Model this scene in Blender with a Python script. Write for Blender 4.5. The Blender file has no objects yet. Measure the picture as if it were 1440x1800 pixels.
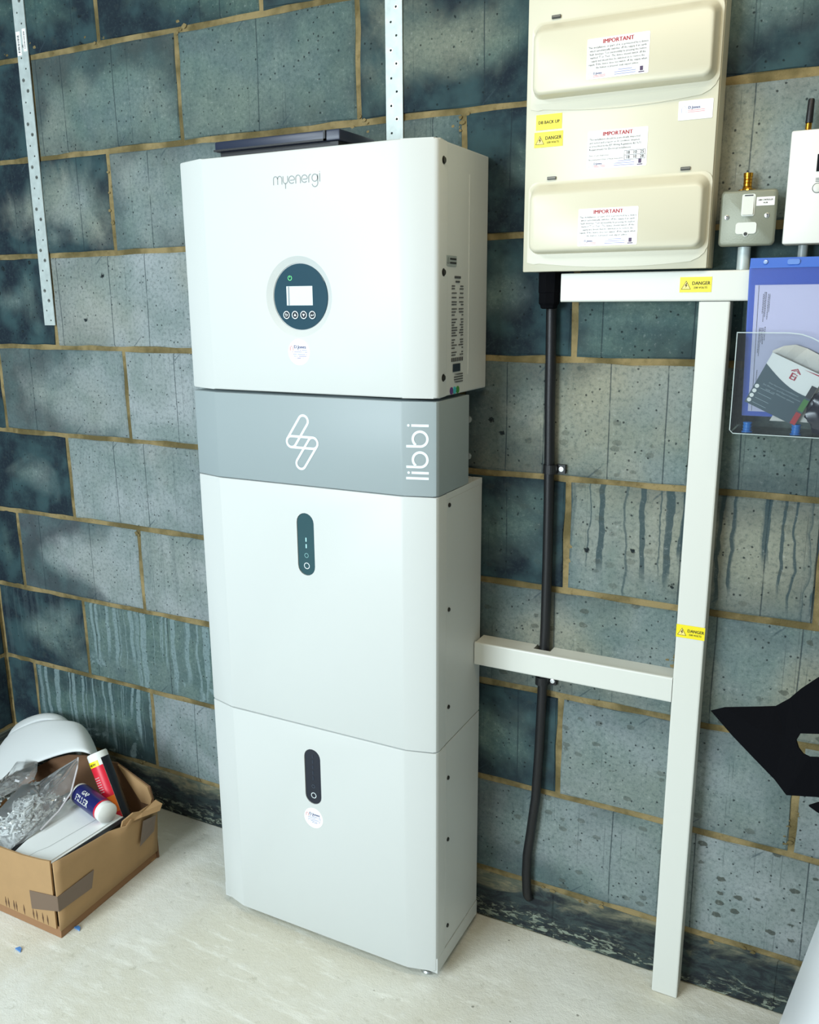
import bpy, bmesh, math, random
from mathutils import Matrix, Vector, noise
random.seed(7)
S = bpy.context.scene
C = S.collection
PI = math.pi

# ------------------------------------------------------------------ camera
cam_d = bpy.data.cameras.new('camera')
cam_d.sensor_fit = 'HORIZONTAL'; cam_d.sensor_width = 36.0
cam_d.lens = 1533.99 / 1440 * 36.0
cam_d.clip_start = 0.02
cam = bpy.data.objects.new('camera', cam_d); C.objects.link(cam)
RX = Vector((0.88878786, 0.45827582, -0.00627762))
RU = Vector((-0.10149396, 0.21015915, 0.97238475))
RF = Vector((-0.44693972, 0.86360663, -0.23329913))
m3 = Matrix((RX, RU, -RF)).transposed()
cam.matrix_world = Matrix.Translation((0.482007, -1.594793, 1.355172)) @ m3.to_4x4()
S.camera = cam

# ------------------------------------------------------------------ view, world and lights
S.view_settings.view_transform = 'Standard'
S.view_settings.look = 'None'
S.view_settings.gamma = 1.0
S.view_settings.use_curve_mapping = False
S.view_settings.exposure = -0.12

w = bpy.data.worlds.new('sky'); S.world = w; w.use_nodes = True
bg = w.node_tree.nodes['Background']
bg.inputs[0].default_value = (0.75, 0.88, 1.0, 1); bg.inputs[1].default_value = 0.42

def area(name, loc, target, sx, sy, power, col):
    d = bpy.data.lights.new(name, 'AREA'); d.shape = 'RECTANGLE'; d.size = sx; d.size_y = sy
    d.energy = power; d.color = col
    o = bpy.data.objects.new(name, d); C.objects.link(o); o.location = loc
    v = Vector(target) - Vector(loc)
    o.rotation_euler = v.to_track_quat('-Z', 'Y').to_euler()
    return o
# daylight coming in through the open garage door
area('door_daylight', (-1.05, -3.2, 1.35), (-0.65, 0.0, 0.10), 1.1, 1.1, 94, (0.80, 0.92, 1.0))
# added lamp under the closed ceiling, brightens upward faces and steepens shadows
area('overhead_fill', (-1.25, -2.05, 2.42), (-0.75, -0.45, 0.25), 0.6, 0.6, 40, (0.82, 0.93, 1.0))
# warm tube lamp on the ceiling
area('ceiling_lamp', (0.45, -0.85, 2.44), (0.40, -0.6, 0.0), 1.2, 0.10, 12, (1.0, 0.86, 0.62))

# ------------------------------------------------------------------ helpers
def lin(c):
    return tuple(((v / 255) / 12.92 if v <= 10 else ((v / 255 + 0.055) / 1.055) ** 2.4) for v in c) + (1.0,)

MATS = {}
def mat(name, rgb, rough=0.5, metal=0.0, spec=0.5, bump=0.0, bscale=300, var=0.0, alpha=1.0, coat=0.0):
    if name in MATS: return MATS[name]
    m = bpy.data.materials.new(name); m.use_nodes = True
    nt = m.node_tree; b = nt.nodes['Principled BSDF']
    b.inputs['Base Color'].default_value = lin(rgb)
    b.inputs['Roughness'].default_value = rough
    b.inputs['Metallic'].default_value = metal
    b.inputs['Specular IOR Level'].default_value = spec
    b.inputs['Coat Weight'].default_value = coat
    b.inputs['Alpha'].default_value = alpha
    if bump or var:
        tc = nt.nodes.new('ShaderNodeTexCoord')
        n = nt.nodes.new('ShaderNodeTexNoise'); n.inputs['Scale'].default_value = bscale; n.inputs['Detail'].default_value = 4
        nt.links.new(tc.outputs['Object'], n.inputs['Vector'])
        if bump:
            bp = nt.nodes.new('ShaderNodeBump'); bp.inputs['Strength'].default_value = bump; bp.inputs['Distance'].default_value = 0.001
            nt.links.new(n.outputs['Fac'], bp.inputs['Height']); nt.links.new(bp.outputs[0], b.inputs['Normal'])
        if var:
            mx = nt.nodes.new('ShaderNodeMix'); mx.data_type = 'RGBA'
            c = lin(rgb); mx.inputs['A'].default_value = tuple(v * (1 - var) for v in c[:3]) + (1,)
            mx.inputs['B'].default_value = tuple(min(1, v * (1 + var)) for v in c[:3]) + (1,)
            nt.links.new(n.outputs['Fac'], mx.inputs['Factor']); nt.links.new(mx.outputs['Result'], b.inputs['Base Color'])
    MATS[name] = m
    return m

class NT:
    """short-hand for building shader node graphs"""
    def __init__(s, name):
        s.m = bpy.data.materials.new(name); s.m.use_nodes = True; s.t = s.m.node_tree
        s.b = s.t.nodes['Principled BSDF']; MATS[name] = s.m
    def put(s, inp, v):
        if isinstance(v, bpy.types.NodeSocket): s.t.links.new(v, inp)
        elif v is not None: inp.default_value = v
    def math(s, op, a, b=None, c=None, clamp=False):
        n = s.t.nodes.new('ShaderNodeMath'); n.operation = op; n.use_clamp = clamp
        s.put(n.inputs[0], a); s.put(n.inputs[1], b); s.put(n.inputs[2], c); return n.outputs[0]
    def noise(s, vec, scale, detail=3, rough=0.5, dist=0.0, dim='3D', w=None):
        n = s.t.nodes.new('ShaderNodeTexNoise'); n.noise_dimensions = dim
        if vec is not None: s.put(n.inputs['Vector'], vec)
        if w is not None: s.put(n.inputs['W'], w)
        s.put(n.inputs['Scale'], scale); s.put(n.inputs['Detail'], detail); s.put(n.inputs['Roughness'], rough); s.put(n.inputs['Distortion'], dist)
        return n.outputs['Fac']
    def vor(s, vec, scale, dim='3D', rnd=1.0, w=None, feature='F1'):
        n = s.t.nodes.new('ShaderNodeTexVoronoi'); n.voronoi_dimensions = dim; n.feature = feature
        if vec is not None: s.put(n.inputs['Vector'], vec)
        if w is not None: s.put(n.inputs['W'], w)
        s.put(n.inputs['Scale'], scale); s.put(n.inputs['Randomness'], rnd)
        return n
    def ramp(s, v, lo, hi, a=0.0, b=1.0):
        n = s.t.nodes.new('ShaderNodeMapRange'); n.interpolation_type = 'SMOOTHSTEP'
        s.put(n.inputs[0], v); s.put(n.inputs[1], lo); s.put(n.inputs[2], hi); s.put(n.inputs[3], a); s.put(n.inputs[4], b)
        return n.outputs[0]
    def mix(s, f, a, b):
        n = s.t.nodes.new('ShaderNodeMix'); n.data_type = 'RGBA'
        s.put(n.inputs['Factor'], f)
        for k, v in (('A', a), ('B', b)):
            if isinstance(v, tuple) and len(v) == 3: v = lin(v)
            s.put(n.inputs[k], v)
        return n.outputs['Result']
    def attr(s, name):
        n = s.t.nodes.new('ShaderNodeAttribute'); n.attribute_type = 'OBJECT'; n.attribute_name = name; return n.outputs['Fac']
    def sep(s, v):
        n = s.t.nodes.new('ShaderNodeSeparateXYZ'); s.put(n.inputs[0], v); return n.outputs
    def comb(s, x, y, z):
        n = s.t.nodes.new('ShaderNodeCombineXYZ'); s.put(n.inputs[0], x); s.put(n.inputs[1], y); s.put(n.inputs[2], z); return n.outputs[0]
    def bump(s, h, dist, strength=1.0, normal=None):
        n = s.t.nodes.new('ShaderNodeBump'); s.put(n.inputs['Height'], h); s.put(n.inputs['Distance'], dist); s.put(n.inputs['Strength'], strength)
        if normal is not None: s.put(n.inputs['Normal'], normal)
        return n.outputs[0]

ORG = {}                                   # world origin of every thing / part
def thing(name, label, cat, loc=(0, 0, 0), group=None):
    o = bpy.data.objects.new(name, None); C.objects.link(o); o.location = loc
    o.empty_display_size = 0.05
    o['label'] = label; o['category'] = cat
    if group: o['group'] = group
    ORG[o.name] = Vector(loc)
    return o
def link(name, me, m, parent=None, label=None, cat=None, group=None, kind=None, smooth=None):
    o = bpy.data.objects.new(name, me); C.objects.link(o)
    if m is not None and not me.materials: me.materials.append(m)
    if parent is not None:
        o.parent = parent; org = ORG[parent.name]
        me.transform(Matrix.Translation(-org)); ORG[o.name] = org
    else: ORG[o.name] = Vector((0, 0, 0))
    if label: o['label'] = label
    if cat: o['category'] = cat
    if group: o['group'] = group
    if kind: o['kind'] = kind
    if smooth is not None:
        for p in me.polygons: p.use_smooth = True
        try: me.set_sharp_from_angle(angle=math.radians(smooth))
        except Exception: pass
    return o
def fin(name, bm, m, parent=None, **k):
    bmesh.ops.recalc_face_normals(bm, faces=bm.faces[:])
    me = bpy.data.meshes.new(name); bm.to_mesh(me); bm.free()
    return link(name, me, m, parent, **k)
def box(bm, x0, x1, y0, y1, z0, z1, bev=0.0, seg=2):
    vs = [bm.verts.new((x, y, z)) for x in (x0, x1) for y in (y0, y1) for z in (z0, z1)]
    q = [(0, 1, 3, 2), (4, 6, 7, 5), (0, 4, 5, 1), (2, 3, 7, 6), (0, 2, 6, 4), (1, 5, 7, 3)]
    fs = [bm.faces.new([vs[i] for i in f]) for f in q]
    if bev:
        es = list({e for f in fs for e in f.edges})
        bmesh.ops.bevel(bm, geom=es, offset=bev, segments=seg, profile=0.5, affect='EDGES')
    return bm
def bx(*a, **k):
    bm = bmesh.new(); return box(bm, *a, **k)
def prism(bm, pts, lo, hi, f):
    """extrude a 2D outline between lo and hi; f(u, v, h) -> xyz"""
    a = [bm.verts.new(f(u, v, lo)) for u, v in pts]; b = [bm.verts.new(f(u, v, hi)) for u, v in pts]
    n = len(pts); bm.faces.new(a); bm.faces.new(b[::-1])
    for i in range(n): bm.faces.new((a[i], b[i], b[(i + 1) % n], a[(i + 1) % n]))
    return bm
XY = lambda u, v, h: (u, v, h)             # outline in plan, extruded in z
XZ = lambda u, v, h: (u, h, v)             # outline on the wall, extruded in y
YZ = lambda u, v, h: (h, u, v)
def tube(bm, pts, r, n=12, cap=True):
    pts = [Vector(p) for p in pts]; rings = []; a = None
    for i, p in enumerate(pts):
        t = (pts[min(i + 1, len(pts) - 1)] - pts[max(i - 1, 0)]).normalized()
        if a is None: a = t.orthogonal()
        a = (a - t * a.dot(t)).normalized(); b = t.cross(a); rr = r[i] if isinstance(r, (list, tuple)) else r
        rings.append([bm.verts.new(p + (a * math.cos(2 * PI * k / n) + b * math.sin(2 * PI * k / n)) * rr) for k in range(n)])
    for q, s in zip(rings, rings[1:]):
        for k in range(n): bm.faces.new((q[k], q[(k + 1) % n], s[(k + 1) % n], s[k]))
    if cap: bm.faces.new(rings[0][::-1]); bm.faces.new(rings[-1])
    return bm
def cyl(bm, p0, p1, r, n=20, r1=None):
    return tube(bm, [p0, p1], [r, r if r1 is None else r1], n)
def lathe(bm, base, axis, prof, n=24):
    """prof: list of (radius, height along axis)"""
    base = Vector(base); axis = Vector(axis).normalized()
    a = axis.orthogonal().normalized(); b = axis.cross(a); rings = []
    for r, h in prof:
        rings.append([bm.verts.new(base + axis * h + (a * math.cos(2 * PI * k / n) + b * math.sin(2 * PI * k / n)) * max(r, 1e-5)) for k in range(n)])
    for q, s in zip(rings, rings[1:]):
        for k in range(n): bm.faces.new((q[k], q[(k + 1) % n], s[(k + 1) % n], s[k]))
    bm.faces.new(rings[0][::-1]); bm.faces.new(rings[-1])
    return bm
def ribbon(bm, pts, wd, f, closed=False, h=0.0004):
    """flat stroke of width wd along a 2D path; f(u, v, h) -> xyz"""
    P = [Vector(p) for p in pts]; n = len(P); L = []; R = []
    for i in range(n):
        if closed: t = P[(i + 1) % n] - P[i - 1]
        else: t = P[min(i + 1, n - 1)] - P[max(i - 1, 0)]
        t.normalize(); nn = Vector((-t.y, t.x)) * wd / 2
        L.append(bm.verts.new(f(*(P[i] + nn), h))); R.append(bm.verts.new(f(*(P[i] - nn), h)))
    for i in range(n if closed else n - 1):
        j = (i + 1) % n; bm.faces.new((L[i], L[j], R[j], R[i]))
    return bm
def arc(cx, cy, r, a0, a1, n=16, ry=None):
    ry = r if ry is None else ry
    return [(cx + r * math.cos(math.radians(a0 + (a1 - a0) * i / n)), cy + ry * math.sin(math.radians(a0 + (a1 - a0) * i / n))) for i in range(n + 1)]
def capsule(x0, y0, x1, y1, r, n=10):
    a = math.degrees(math.atan2(y1 - y0, x1 - x0))
    return arc(x1, y1, r, a - 90, a + 90, n) + arc(x0, y0, r, a + 90, a + 270, n)
def rrect(x0, x1, y0, y1, r, n=4):
    p = []
    for cx, cy, a in ((x1 - r, y1 - r, 0), (x0 + r, y1 - r, 90), (x0 + r, y0 + r, 180), (x1 - r, y0 + r, 270)):
        p += arc(cx, cy, r, a, a + 90, n)
    return p
def plane_f(o, ux, uy, lift=0.0):
    """map (u, v, h) into a frame: origin o, axes ux, uy, normal = ux x uy"""
    o = Vector(o); ux = Vector(ux).normalized(); uy = Vector(uy).normalized(); nn = ux.cross(uy)
    return lambda u, v, h=0.0: tuple(o + ux * u + uy * v + nn * (h + lift))
def wall_f(x, y, z, rot=0.0):
    c, s = math.cos(math.radians(rot)), math.sin(math.radians(rot))
    return plane_f((x, y, z), (c, 0, s), (-s, 0, c))
def text(parent, body, size, f, m, align='LEFT', bold=0.0, name='lettering', width=None, label=None, lift=0.0005, space=1.0, res=2):
    cu = bpy.data.curves.new('lettering', 'FONT'); cu.body = body; cu.size = size; cu.align_x = align
    cu.resolution_u = res; cu.space_character = space; cu.fill_mode = 'FRONT'
    o = bpy.data.objects.new('lettering_source', cu); C.objects.link(o)
    dg = bpy.context.evaluated_depsgraph_get(); dg.update()
    me = bpy.data.meshes.new_from_object(o.evaluated_get(dg)); me.name = name
    bpy.data.objects.remove(o); bpy.data.curves.remove(cu)
    k = 1.0
    if width and len(me.vertices):
        xs = [v.co.x for v in me.vertices]; k = width / max(1e-6, max(xs) - min(xs))
    for v in me.vertices: v.co = f(v.co.x * k, v.co.y, lift)
    me.materials.clear()
    if bold:                                        # heavier strokes: the same glyphs laid twice, shifted by a hair
        bm = bmesh.new(); bm.from_mesh(me); n0 = bm.faces[:]
        o_ = Vector(f(0, 0, lift)); dx = Vector(f(bold * size * 1.6, 0, lift)) - o_; dn = (Vector(f(0, 0, lift + .00004)) - o_)
        g_ = bmesh.ops.duplicate(bm, geom=bm.verts[:] + bm.edges[:] + bm.faces[:])
        for v in g_['geom']:
            if isinstance(v, bmesh.types.BMVert): v.co += dx + dn
        bm.to_mesh(me); bm.free()
    return link(name, me, m, parent, label=label)
def boolean(o, cutters):
    for bm in cutters:
        bmesh.ops.recalc_face_normals(bm, faces=bm.faces[:])
        me = bpy.data.meshes.new('c'); bm.to_mesh(me); bm.free()
        c = bpy.data.objects.new('c', me); C.objects.link(c)
        c.matrix_world = Matrix.Translation(-Vector((0, 0, 0)))
        me.transform(Matrix.Translation(-ORG[o.name]))
        md = o.modifiers.new('b', 'BOOLEAN'); md.operation = 'DIFFERENCE'; md.object = c; md.solver = 'EXACT'
        par = o.parent; o.parent = None
        bpy.context.view_layer.update()
        dg = bpy.context.evaluated_depsgraph_get()
        nm = bpy.data.meshes.new_from_object(o.evaluated_get(dg))
        o.modifiers.clear(); o.data = nm; o.parent = par
        bpy.data.objects.remove(c)
    for p in o.data.polygons: p.use_smooth = True
    o.data.set_sharp_from_angle(angle=math.radians(28))

# ------------------------------------------------------------------ surface materials
def block_material():
    n = NT('concrete_block')
    tc = n.t.nodes.new('ShaderNodeTexCoord'); loc = tc.outputs['Object']
    geo = n.t.nodes.new('ShaderNodeNewGeometry'); pos = geo.outputs['Position']
    x, y, z = n.sep(loc)[:3]
    hw, tone, damp_shade, dd, dp, sp, rnd = (n.attr(k) for k in ('hw', 'tone', 'damp_shade', 'drip_dark', 'drip_pale', 'splat', 'seed'))
    sx = n.math('MULTIPLY_ADD', rnd, 7.31, x)
    p = n.comb(n.math('MULTIPLY_ADD', rnd, 3.7, x), rnd, z)
    big = n.noise(p, 7.0, 4, 0.55, 0.4)
    mid = n.noise(p, 24.0, 4, 0.6)
    fine = n.noise(pos, 420.0, 3, 0.7)
    col = n.mix(n.ramp(big, 0.30, 0.68), (152, 160, 162), (122, 136, 134))
    # overall tone, pale grey to teal
    col = n.mix(tone, col, n.mix(n.ramp(mid, 0.3, 0.7), (58, 86, 84), (82, 106, 98)))
    # warm dusty tint in places
    col = n.mix(n.math('MULTIPLY', n.ramp(n.noise(p, 3.1, 3, 0.5), 0.38, 0.62), n.math('MULTIPLY', n.attr('warm'), 0.7)), col, (150, 147, 126))
    # damp rim: strongest towards block edges, with a wandering front
    ex = n.math('SUBTRACT', hw, n.math('ABSOLUTE', x))
    ez = n.math('SUBTRACT', 0.1075, n.math('ABSOLUTE', z))
    edge = n.math('SMOOTH_MIN', ex, ez, 0.05)
    front = n.math('ADD', edge, n.math('MULTIPLY_ADD', n.noise(p, 6.0, 5, 0.6, 0.6), 0.20, -0.10))
    front = n.math('ADD', front, n.math('ADD', n.math('MULTIPLY', x, n.attr('lean_x')), n.math('MULTIPLY', z, n.attr('lean_z'))))
    reach = n.math('MULTIPLY', damp_shade, 0.085)
    dm = n.ramp(n.math('SUBTRACT', front, reach), -0.055, 0.045, 1.0, 0.0)
    dm = n.math('MULTIPLY', dm, n.math('MULTIPLY', damp_shade, 1.15, clamp=True), clamp=True)
    dcol = n.mix(n.ramp(n.noise(p, 15.0, 3, 0.5), 0.35, 0.7), (24, 36, 46), (50, 74, 78))
    col = n.mix(dm, col, dcol)
    # vertical saw lines
    v1 = n.vor(None, 8.5, '1D', 1.0, w=n.math('MULTIPLY_ADD', n.noise(p, 3.0, 1), 0.012, sx))
    line = n.ramp(v1.outputs['Distance'], 0.004, 0.013, 1.0, 0.0)
    keep = n.ramp(n.sep(v1.outputs['Color'])[0], 0.35, 0.4)
    line = n.math('MULTIPLY', line, n.math('MULTIPLY', keep, n.ramp(n.noise(p, 30.0, 3), 0.2, 0.5)))
    v2 = n.vor(None, 31.0, '1D', 1.0, w=sx)
    line2 = n.math('MULTIPLY', n.ramp(v2.outputs['Distance'], 0.008, 0.03, 0.45, 0.0), n.ramp(n.sep(v2.outputs['Color'])[1], 0.55, 0.6))
    line2 = n.math('MULTIPLY', line2, n.ramp(n.noise(p, 9.0, 2), 0.45, 0.6))
    allines = n.math('MAXIMUM', line, line2)
    col = n.mix(n.math('MULTIPLY', allines, 0.75), col, (38, 52, 58))
    # scuffs
    pr = n.comb(n.math('MULTIPLY_ADD', z, 1.4, x), 0.0, n.math('MULTIPLY_ADD', x, -0.9, z))
    st = n.t.nodes.new('ShaderNodeVectorMath'); st.operation = 'MULTIPLY'; n.put(st.inputs[0], pr); st.inputs[1].default_value = (5, 1, 60)
    sc = n.ramp(n.noise(st.outputs[0], 1.0, 2, 0.5, 0.3), 0.70, 0.76)
    col = n.mix(n.math('MULTIPLY', sc, 0.55), col, (50, 66, 74))
    # drips
    wx = n.math('MULTIPLY_ADD', n.noise(p, 12.0, 3), 0.03, sx)
    dr = n.noise(None, 48.0, 2, 0.5, dim='1D', w=wx)
    ln = n.noise(None, 16.0, 1, 0.5, dim='1D', w=n.math('ADD', sx, 9.0))
    msk = n.ramp(n.math('SUBTRACT', z, n.math('MULTIPLY_ADD', ln, 0.30, -0.20)), -0.03, 0.02)
    drip = n.math('MULTIPLY', n.ramp(dr, 0.53, 0.60), msk)
    col = n.mix(n.math('MULTIPLY', drip, n.math('MULTIPLY', dd, 0.85)), col, (48, 68, 74))
    dripp = n.math('MULTIPLY', n.ramp(dr, 0.50, 0.57), msk)
    smear = n.math('MULTIPLY', n.ramp(n.noise(p, 13.0, 4, 0.6, 1.5), 0.57, 0.63), n.ramp(z, -0.02, -0.07))
    dripp = n.math('MAXIMUM', dripp, smear)
    col = n.mix(n.math('MULTIPLY', dripp, n.math('MULTIPLY', dp, 0.8)), col, (122, 142, 144))
    # brown mortar splatter
    st2 = n.t.nodes.new('ShaderNodeVectorMath'); st2.operation = 'MULTIPLY'; n.put(st2.inputs[0], p); st2.inputs[1].default_value = (30, 20, 48)
    v3 = n.vor(st2.outputs[0], 1.0, '3D')
    big3 = n.sep(v3.outputs['Color'])[0]
    wob = n.math('MULTIPLY_ADD', n.noise(pos, 160.0, 3), 0.3, -0.15)
    sm = n.ramp(n.math('ADD', v3.outputs['Distance'], wob), 0.24, 0.30, 1.0, 0.0)
    sm = n.math('MULTIPLY', sm, n.math('MULTIPLY', n.ramp(big3, 0.70, 0.74), sp))
    col = n.mix(n.math('MULTIPLY', sm, 0.85), col, (66, 70, 62))
    # pits
    v4 = n.vor(p, 85.0, '3D')
    prs = n.sep(v4.outputs['Color'])[0]
    pit = n.ramp(n.math('ADD', v4.outputs['Distance'], n.math('MULTIPLY_ADD', fine, 0.25, -0.12)), 0.10, 0.20, 1.0, 0.0)
    pit = n.math('MULTIPLY', pit, n.ramp(prs, 0.62, 0.66))
    col = n.mix(n.math('MULTIPLY', pit, 0.85), col, (22, 32, 36))
    v5 = n.vor(p, 15.0, '3D')
    pit2 = n.math('MULTIPLY', n.ramp(n.math('ADD', v5.outputs['Distance'], n.math('MULTIPLY_ADD', n.noise(pos, 130.0, 3), 0.22, -0.11)), 0.05, 0.09, 1.0, 0.0), n.ramp(n.sep(v5.outputs['Color'])[1], 0.86, 0.88))
    col = n.mix(pit2, col, (20, 28, 32))
    col = n.mix(n.math('MULTIPLY', n.ramp(fine, 0.58, 0.75, 0.0, 0.35), n.math('SUBTRACT', 1.0, dm)), col, (176, 184, 178))
    col = n.mix(n.ramp(fine, 0.42, 0.25, 0.0, 0.35), col, (44, 60, 62))
    n.put(n.b.inputs['Base Color'], col)
    n.b.inputs['Roughness'].default_value = 0.88; n.b.inputs['Specular IOR Level'].default_value = 0.25
    g2 = n.noise(pos, 130.0, 5, 0.75)
    col = n.mix(n.ramp(g2, 0.52, 0.36, 0.0, 0.42), col, (52, 70, 72))
    col = n.mix(n.math('MULTIPLY', n.ramp(g2, 0.56, 0.72, 0.0, 0.35), n.math('SUBTRACT', 1.0, dm)), col, (186, 194, 190))
    n.put(n.b.inputs['Base Color'], col)
    h = n.math('SUBTRACT', n.math('MULTIPLY', fine, 0.35), n.math('ADD', n.math('MULTIPLY', pit, 1.0), n.math('MULTIPLY', pit2, 2.5)))
    h = n.math('SUBTRACT', h, n.math('MULTIPLY', allines, 0.6))
    h = n.math('ADD', h, n.math('MULTIPLY', mid, 0.5))
    n.put(n.b.inputs['Normal'], n.bump(h, 0.0012, 0.9))
    return n.m
def mortar_material():
    n = NT('sandy_mortar')
    geo = n.t.nodes.new('ShaderNodeNewGeometry'); pos = geo.outputs['Position']
    a = n.noise(pos, 9.0, 4, 0.6); f = n.noise(pos, 260.0, 4, 0.7); g = n.noise(pos, 50.0, 4, 0.6)
    col = n.mix(n.ramp(a, 0.38, 0.62), (146, 130, 92), (98, 88, 58))
    col = n.mix(n.ramp(g, 0.55, 0.75, 0, 0.6), col, (84, 70, 40))
    col = n.mix(n.ramp(f, 0.62, 0.8, 0, 0.4), col, (176, 158, 116))
    n.put(n.b.inputs['Base Color'], col); n.b.inputs['Roughness'].default_value = 0.95; n.b.inputs['Specular IOR Level'].default_value = 0.15
    n.put(n.b.inputs['Normal'], n.bump(n.math('ADD', f, n.math('MULTIPLY', g, 2.0)), 0.0016, 0.9))
    return n.m
def plinth_material():
    n = NT('tarred_plinth_block')
    geo = n.t.nodes.new('ShaderNodeNewGeometry'); pos = geo.outputs['Position']
    x, y, z = n.sep(pos)[:3]
    p = n.comb(n.math('MULTIPLY', x, 0.6), 0.0, n.math('MULTIPLY', z, 1.6))
    a = n.noise(p, 9.0, 5, 0.65, 0.7); b = n.noise(p, 30.0, 5, 0.7, 0.8); f = n.noise(pos, 260.0, 4, 0.7)
    col = n.mix(n.ramp(b, 0.4, 0.6), (22, 30, 36), (48, 62, 62))
    # sandy smears near the top, pale crusty smears near the floor
    top = n.ramp(n.math('ADD', z, n.math('MULTIPLY_ADD', a, 0.22, -0.11)), 0.075, 0.125)
    col = n.mix(n.math('MULTIPLY', top, 0.85), col, n.mix(n.ramp(b, 0.4, 0.65), (92, 100, 86), (140, 132, 104)))
    low = n.ramp(n.math('ADD', z, n.math('MULTIPLY_ADD', a, 0.20, -0.10)), 0.058, 0.026)
    crust = n.math('MULTIPLY', low, n.ramp(n.noise(p, 62.0, 5, 0.7, 0.6), 0.5, 0.56))
    col = n.mix(crust, col, (128, 138, 124))
    n.put(n.b.inputs['Base Color'], col); n.b.inputs['Roughness'].default_value = 0.85
    n.put(n.b.inputs['Normal'], n.bump(n.math('ADD', f, n.math('MULTIPLY', crust, 3.0)), 0.0015, 0.9))
    return n.m
def floor_material():
    n = NT('concrete_floor')
    geo = n.t.nodes.new('ShaderNodeNewGeometry'); pos = geo.outputs['Position']
    x, y, z = n.sep(pos)[:3]
    a = n.noise(pos, 2.6, 5, 0.6, 0.4); b = n.noise(pos, 34.0, 5, 0.7); f = n.noise(pos, 320.0, 3, 0.7)
    st = n.comb(n.math('MULTIPLY', x, 7.0), n.math('MULTIPLY', y, 34.0), 0.0)
    t = n.noise(st, 1.0, 5, 0.7, 0.3)
    col = n.mix(n.ramp(a, 0.35, 0.65), (214, 211, 194), (226, 226, 216))
    col = n.mix(n.ramp(t, 0.5, 0.72, 0, 0.75), col, (240, 240, 230))
    col = n.mix(n.ramp(b, 0.56, 0.72, 0, 0.5), col, (228, 228, 220))
    col = n.mix(n.ramp(b, 0.42, 0.28, 0, 0.35), col, (150, 148, 126))
    v = n.vor(pos, 26.0, '3D')
    s = n.math('MULTIPLY', n.ramp(n.math('ADD', v.outputs['Distance'], n.math('MULTIPLY_ADD', f, 0.1, -0.05)), 0.05, 0.09, 1.0, 0.0), n.ramp(n.sep(v.outputs['Color'])[0], 0.86, 0.88))
    col = n.mix(n.math('MULTIPLY', s, 0.7), col, (110, 108, 94))
    n.put(n.b.inputs['Base Color'], col); n.b.inputs['Roughness'].default_value = 0.75; n.b.inputs['Specular IOR Level'].default_value = 0.3
    n.put(n.b.inputs['Normal'], n.bump(n.math('ADD', f, n.math('MULTIPLY', b, 3.0)), 0.0010, 0.7))
    return n.m
BLOCK = block_material(); MORTAR = mortar_material(); PLINTH = plinth_material(); FLOOR = floor_material()

WHITE = mat('satin_white_steel', (202, 206, 203), 0.42, spec=0.45)
GREYM = mat('satin_grey_steel', (148, 160, 162), 0.42, spec=0.4)
WPLAS = mat('white_pvc', (214, 216, 208), 0.42)
CREAM = mat('cream_painted_steel', (212, 208, 186), 0.36, spec=0.45)
GALV = mat('galvanised_steel', (190, 202, 200), 0.5, 0.25, var=0.25, bscale=60)
BRASS = mat('brass', (206, 150, 52), 0.25, 1.0)
STEEL = mat('zinc_screw', (190, 192, 188), 0.3, 0.9)
DARKS = mat('dark_screw', (48, 48, 44), 0.4, 0.6)
BLACK = mat('black_plastic', (14, 16, 20), 0.45, bump=0.25, bscale=500)
BLACKS = mat('black_soft_rubber', (5, 6, 10), 0.8, spec=0.08, bump=0.2, bscale=260)
NAVYB = mat('blue_black_plastic', (38, 46, 66), 0.38)
PAPER = mat('paper_white', (244, 244, 240), 0.6)
GLOSSP = mat('sticker_white', (246, 246, 246), 0.3)
YEL = mat('sticker_yellow', (240, 222, 10), 0.4)
INK = mat('ink_black', (20, 20, 20), 0.6)
INKG = mat('ink_grey', (70, 72, 74), 0.6)
INKR = mat('ink_red', (170, 20, 32), 0.6)
INKB = mat('ink_blue', (30, 50, 120), 0.6)
INKP = mat('ink_pale_blue', (130, 140, 190), 0.6)
INKK = mat('ink_pale_red', (216, 120, 124), 0.6)
LOGOG = mat('logo_grey', (140, 146, 146), 0.5)
LOGOW = mat('logo_white', (226, 236, 238), 0.5)
SLATE = mat('slate_glass', (44, 72, 86), 0.12)
GREYB = mat('spur_grey', (128, 132, 116), 0.42, 0.2, bump=0.2, bscale=400)
CARD = mat('cardboard', (172, 138, 96), 0.85, var=0.08, bscale=30)
CARDD = mat('cardboard_inside_shaded', (120, 88, 62), 0.9, var=0.1, bscale=30)  # inner face of the rear wall, its shade put into the colour
TAPE = mat('brown_tape', (112, 92, 76), 0.3)
FOAM = mat('white_foam_sheet', (226, 230, 228), 0.8, bump=0.3, bscale=300)

# ------------------------------------------------------------------ the setting: floor, block walls, ceiling
fin('floor', bx(-3.6, 2.4, -5.2, 0.1, -0.12, 0.0), FLOOR, kind='structure')
bm = bx(-1.80, 2.4, 0.003, 0.11, 0.0, 2.5)
wall = fin('wall_back', bm, MORTAR, kind='structure')
wl = fin('wall_left', bx(-1.80, -1.693, -2.6, 0.003, 0.0, 2.5), MORTAR, kind='structure')
fin('wall_right', bx(2.3, 2.4, -3.3, 0.003, 0.0, 2.5), mat('right_wall_blockwork', (112, 108, 92), 0.9, var=0.2, bscale=8), kind='structure')
fin('ceiling', bx(-1.80, 2.4, -3.3, 0.11, 2.5, 2.6), mat('ceiling_board', (140, 134, 120), 0.9), kind='structure')

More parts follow.
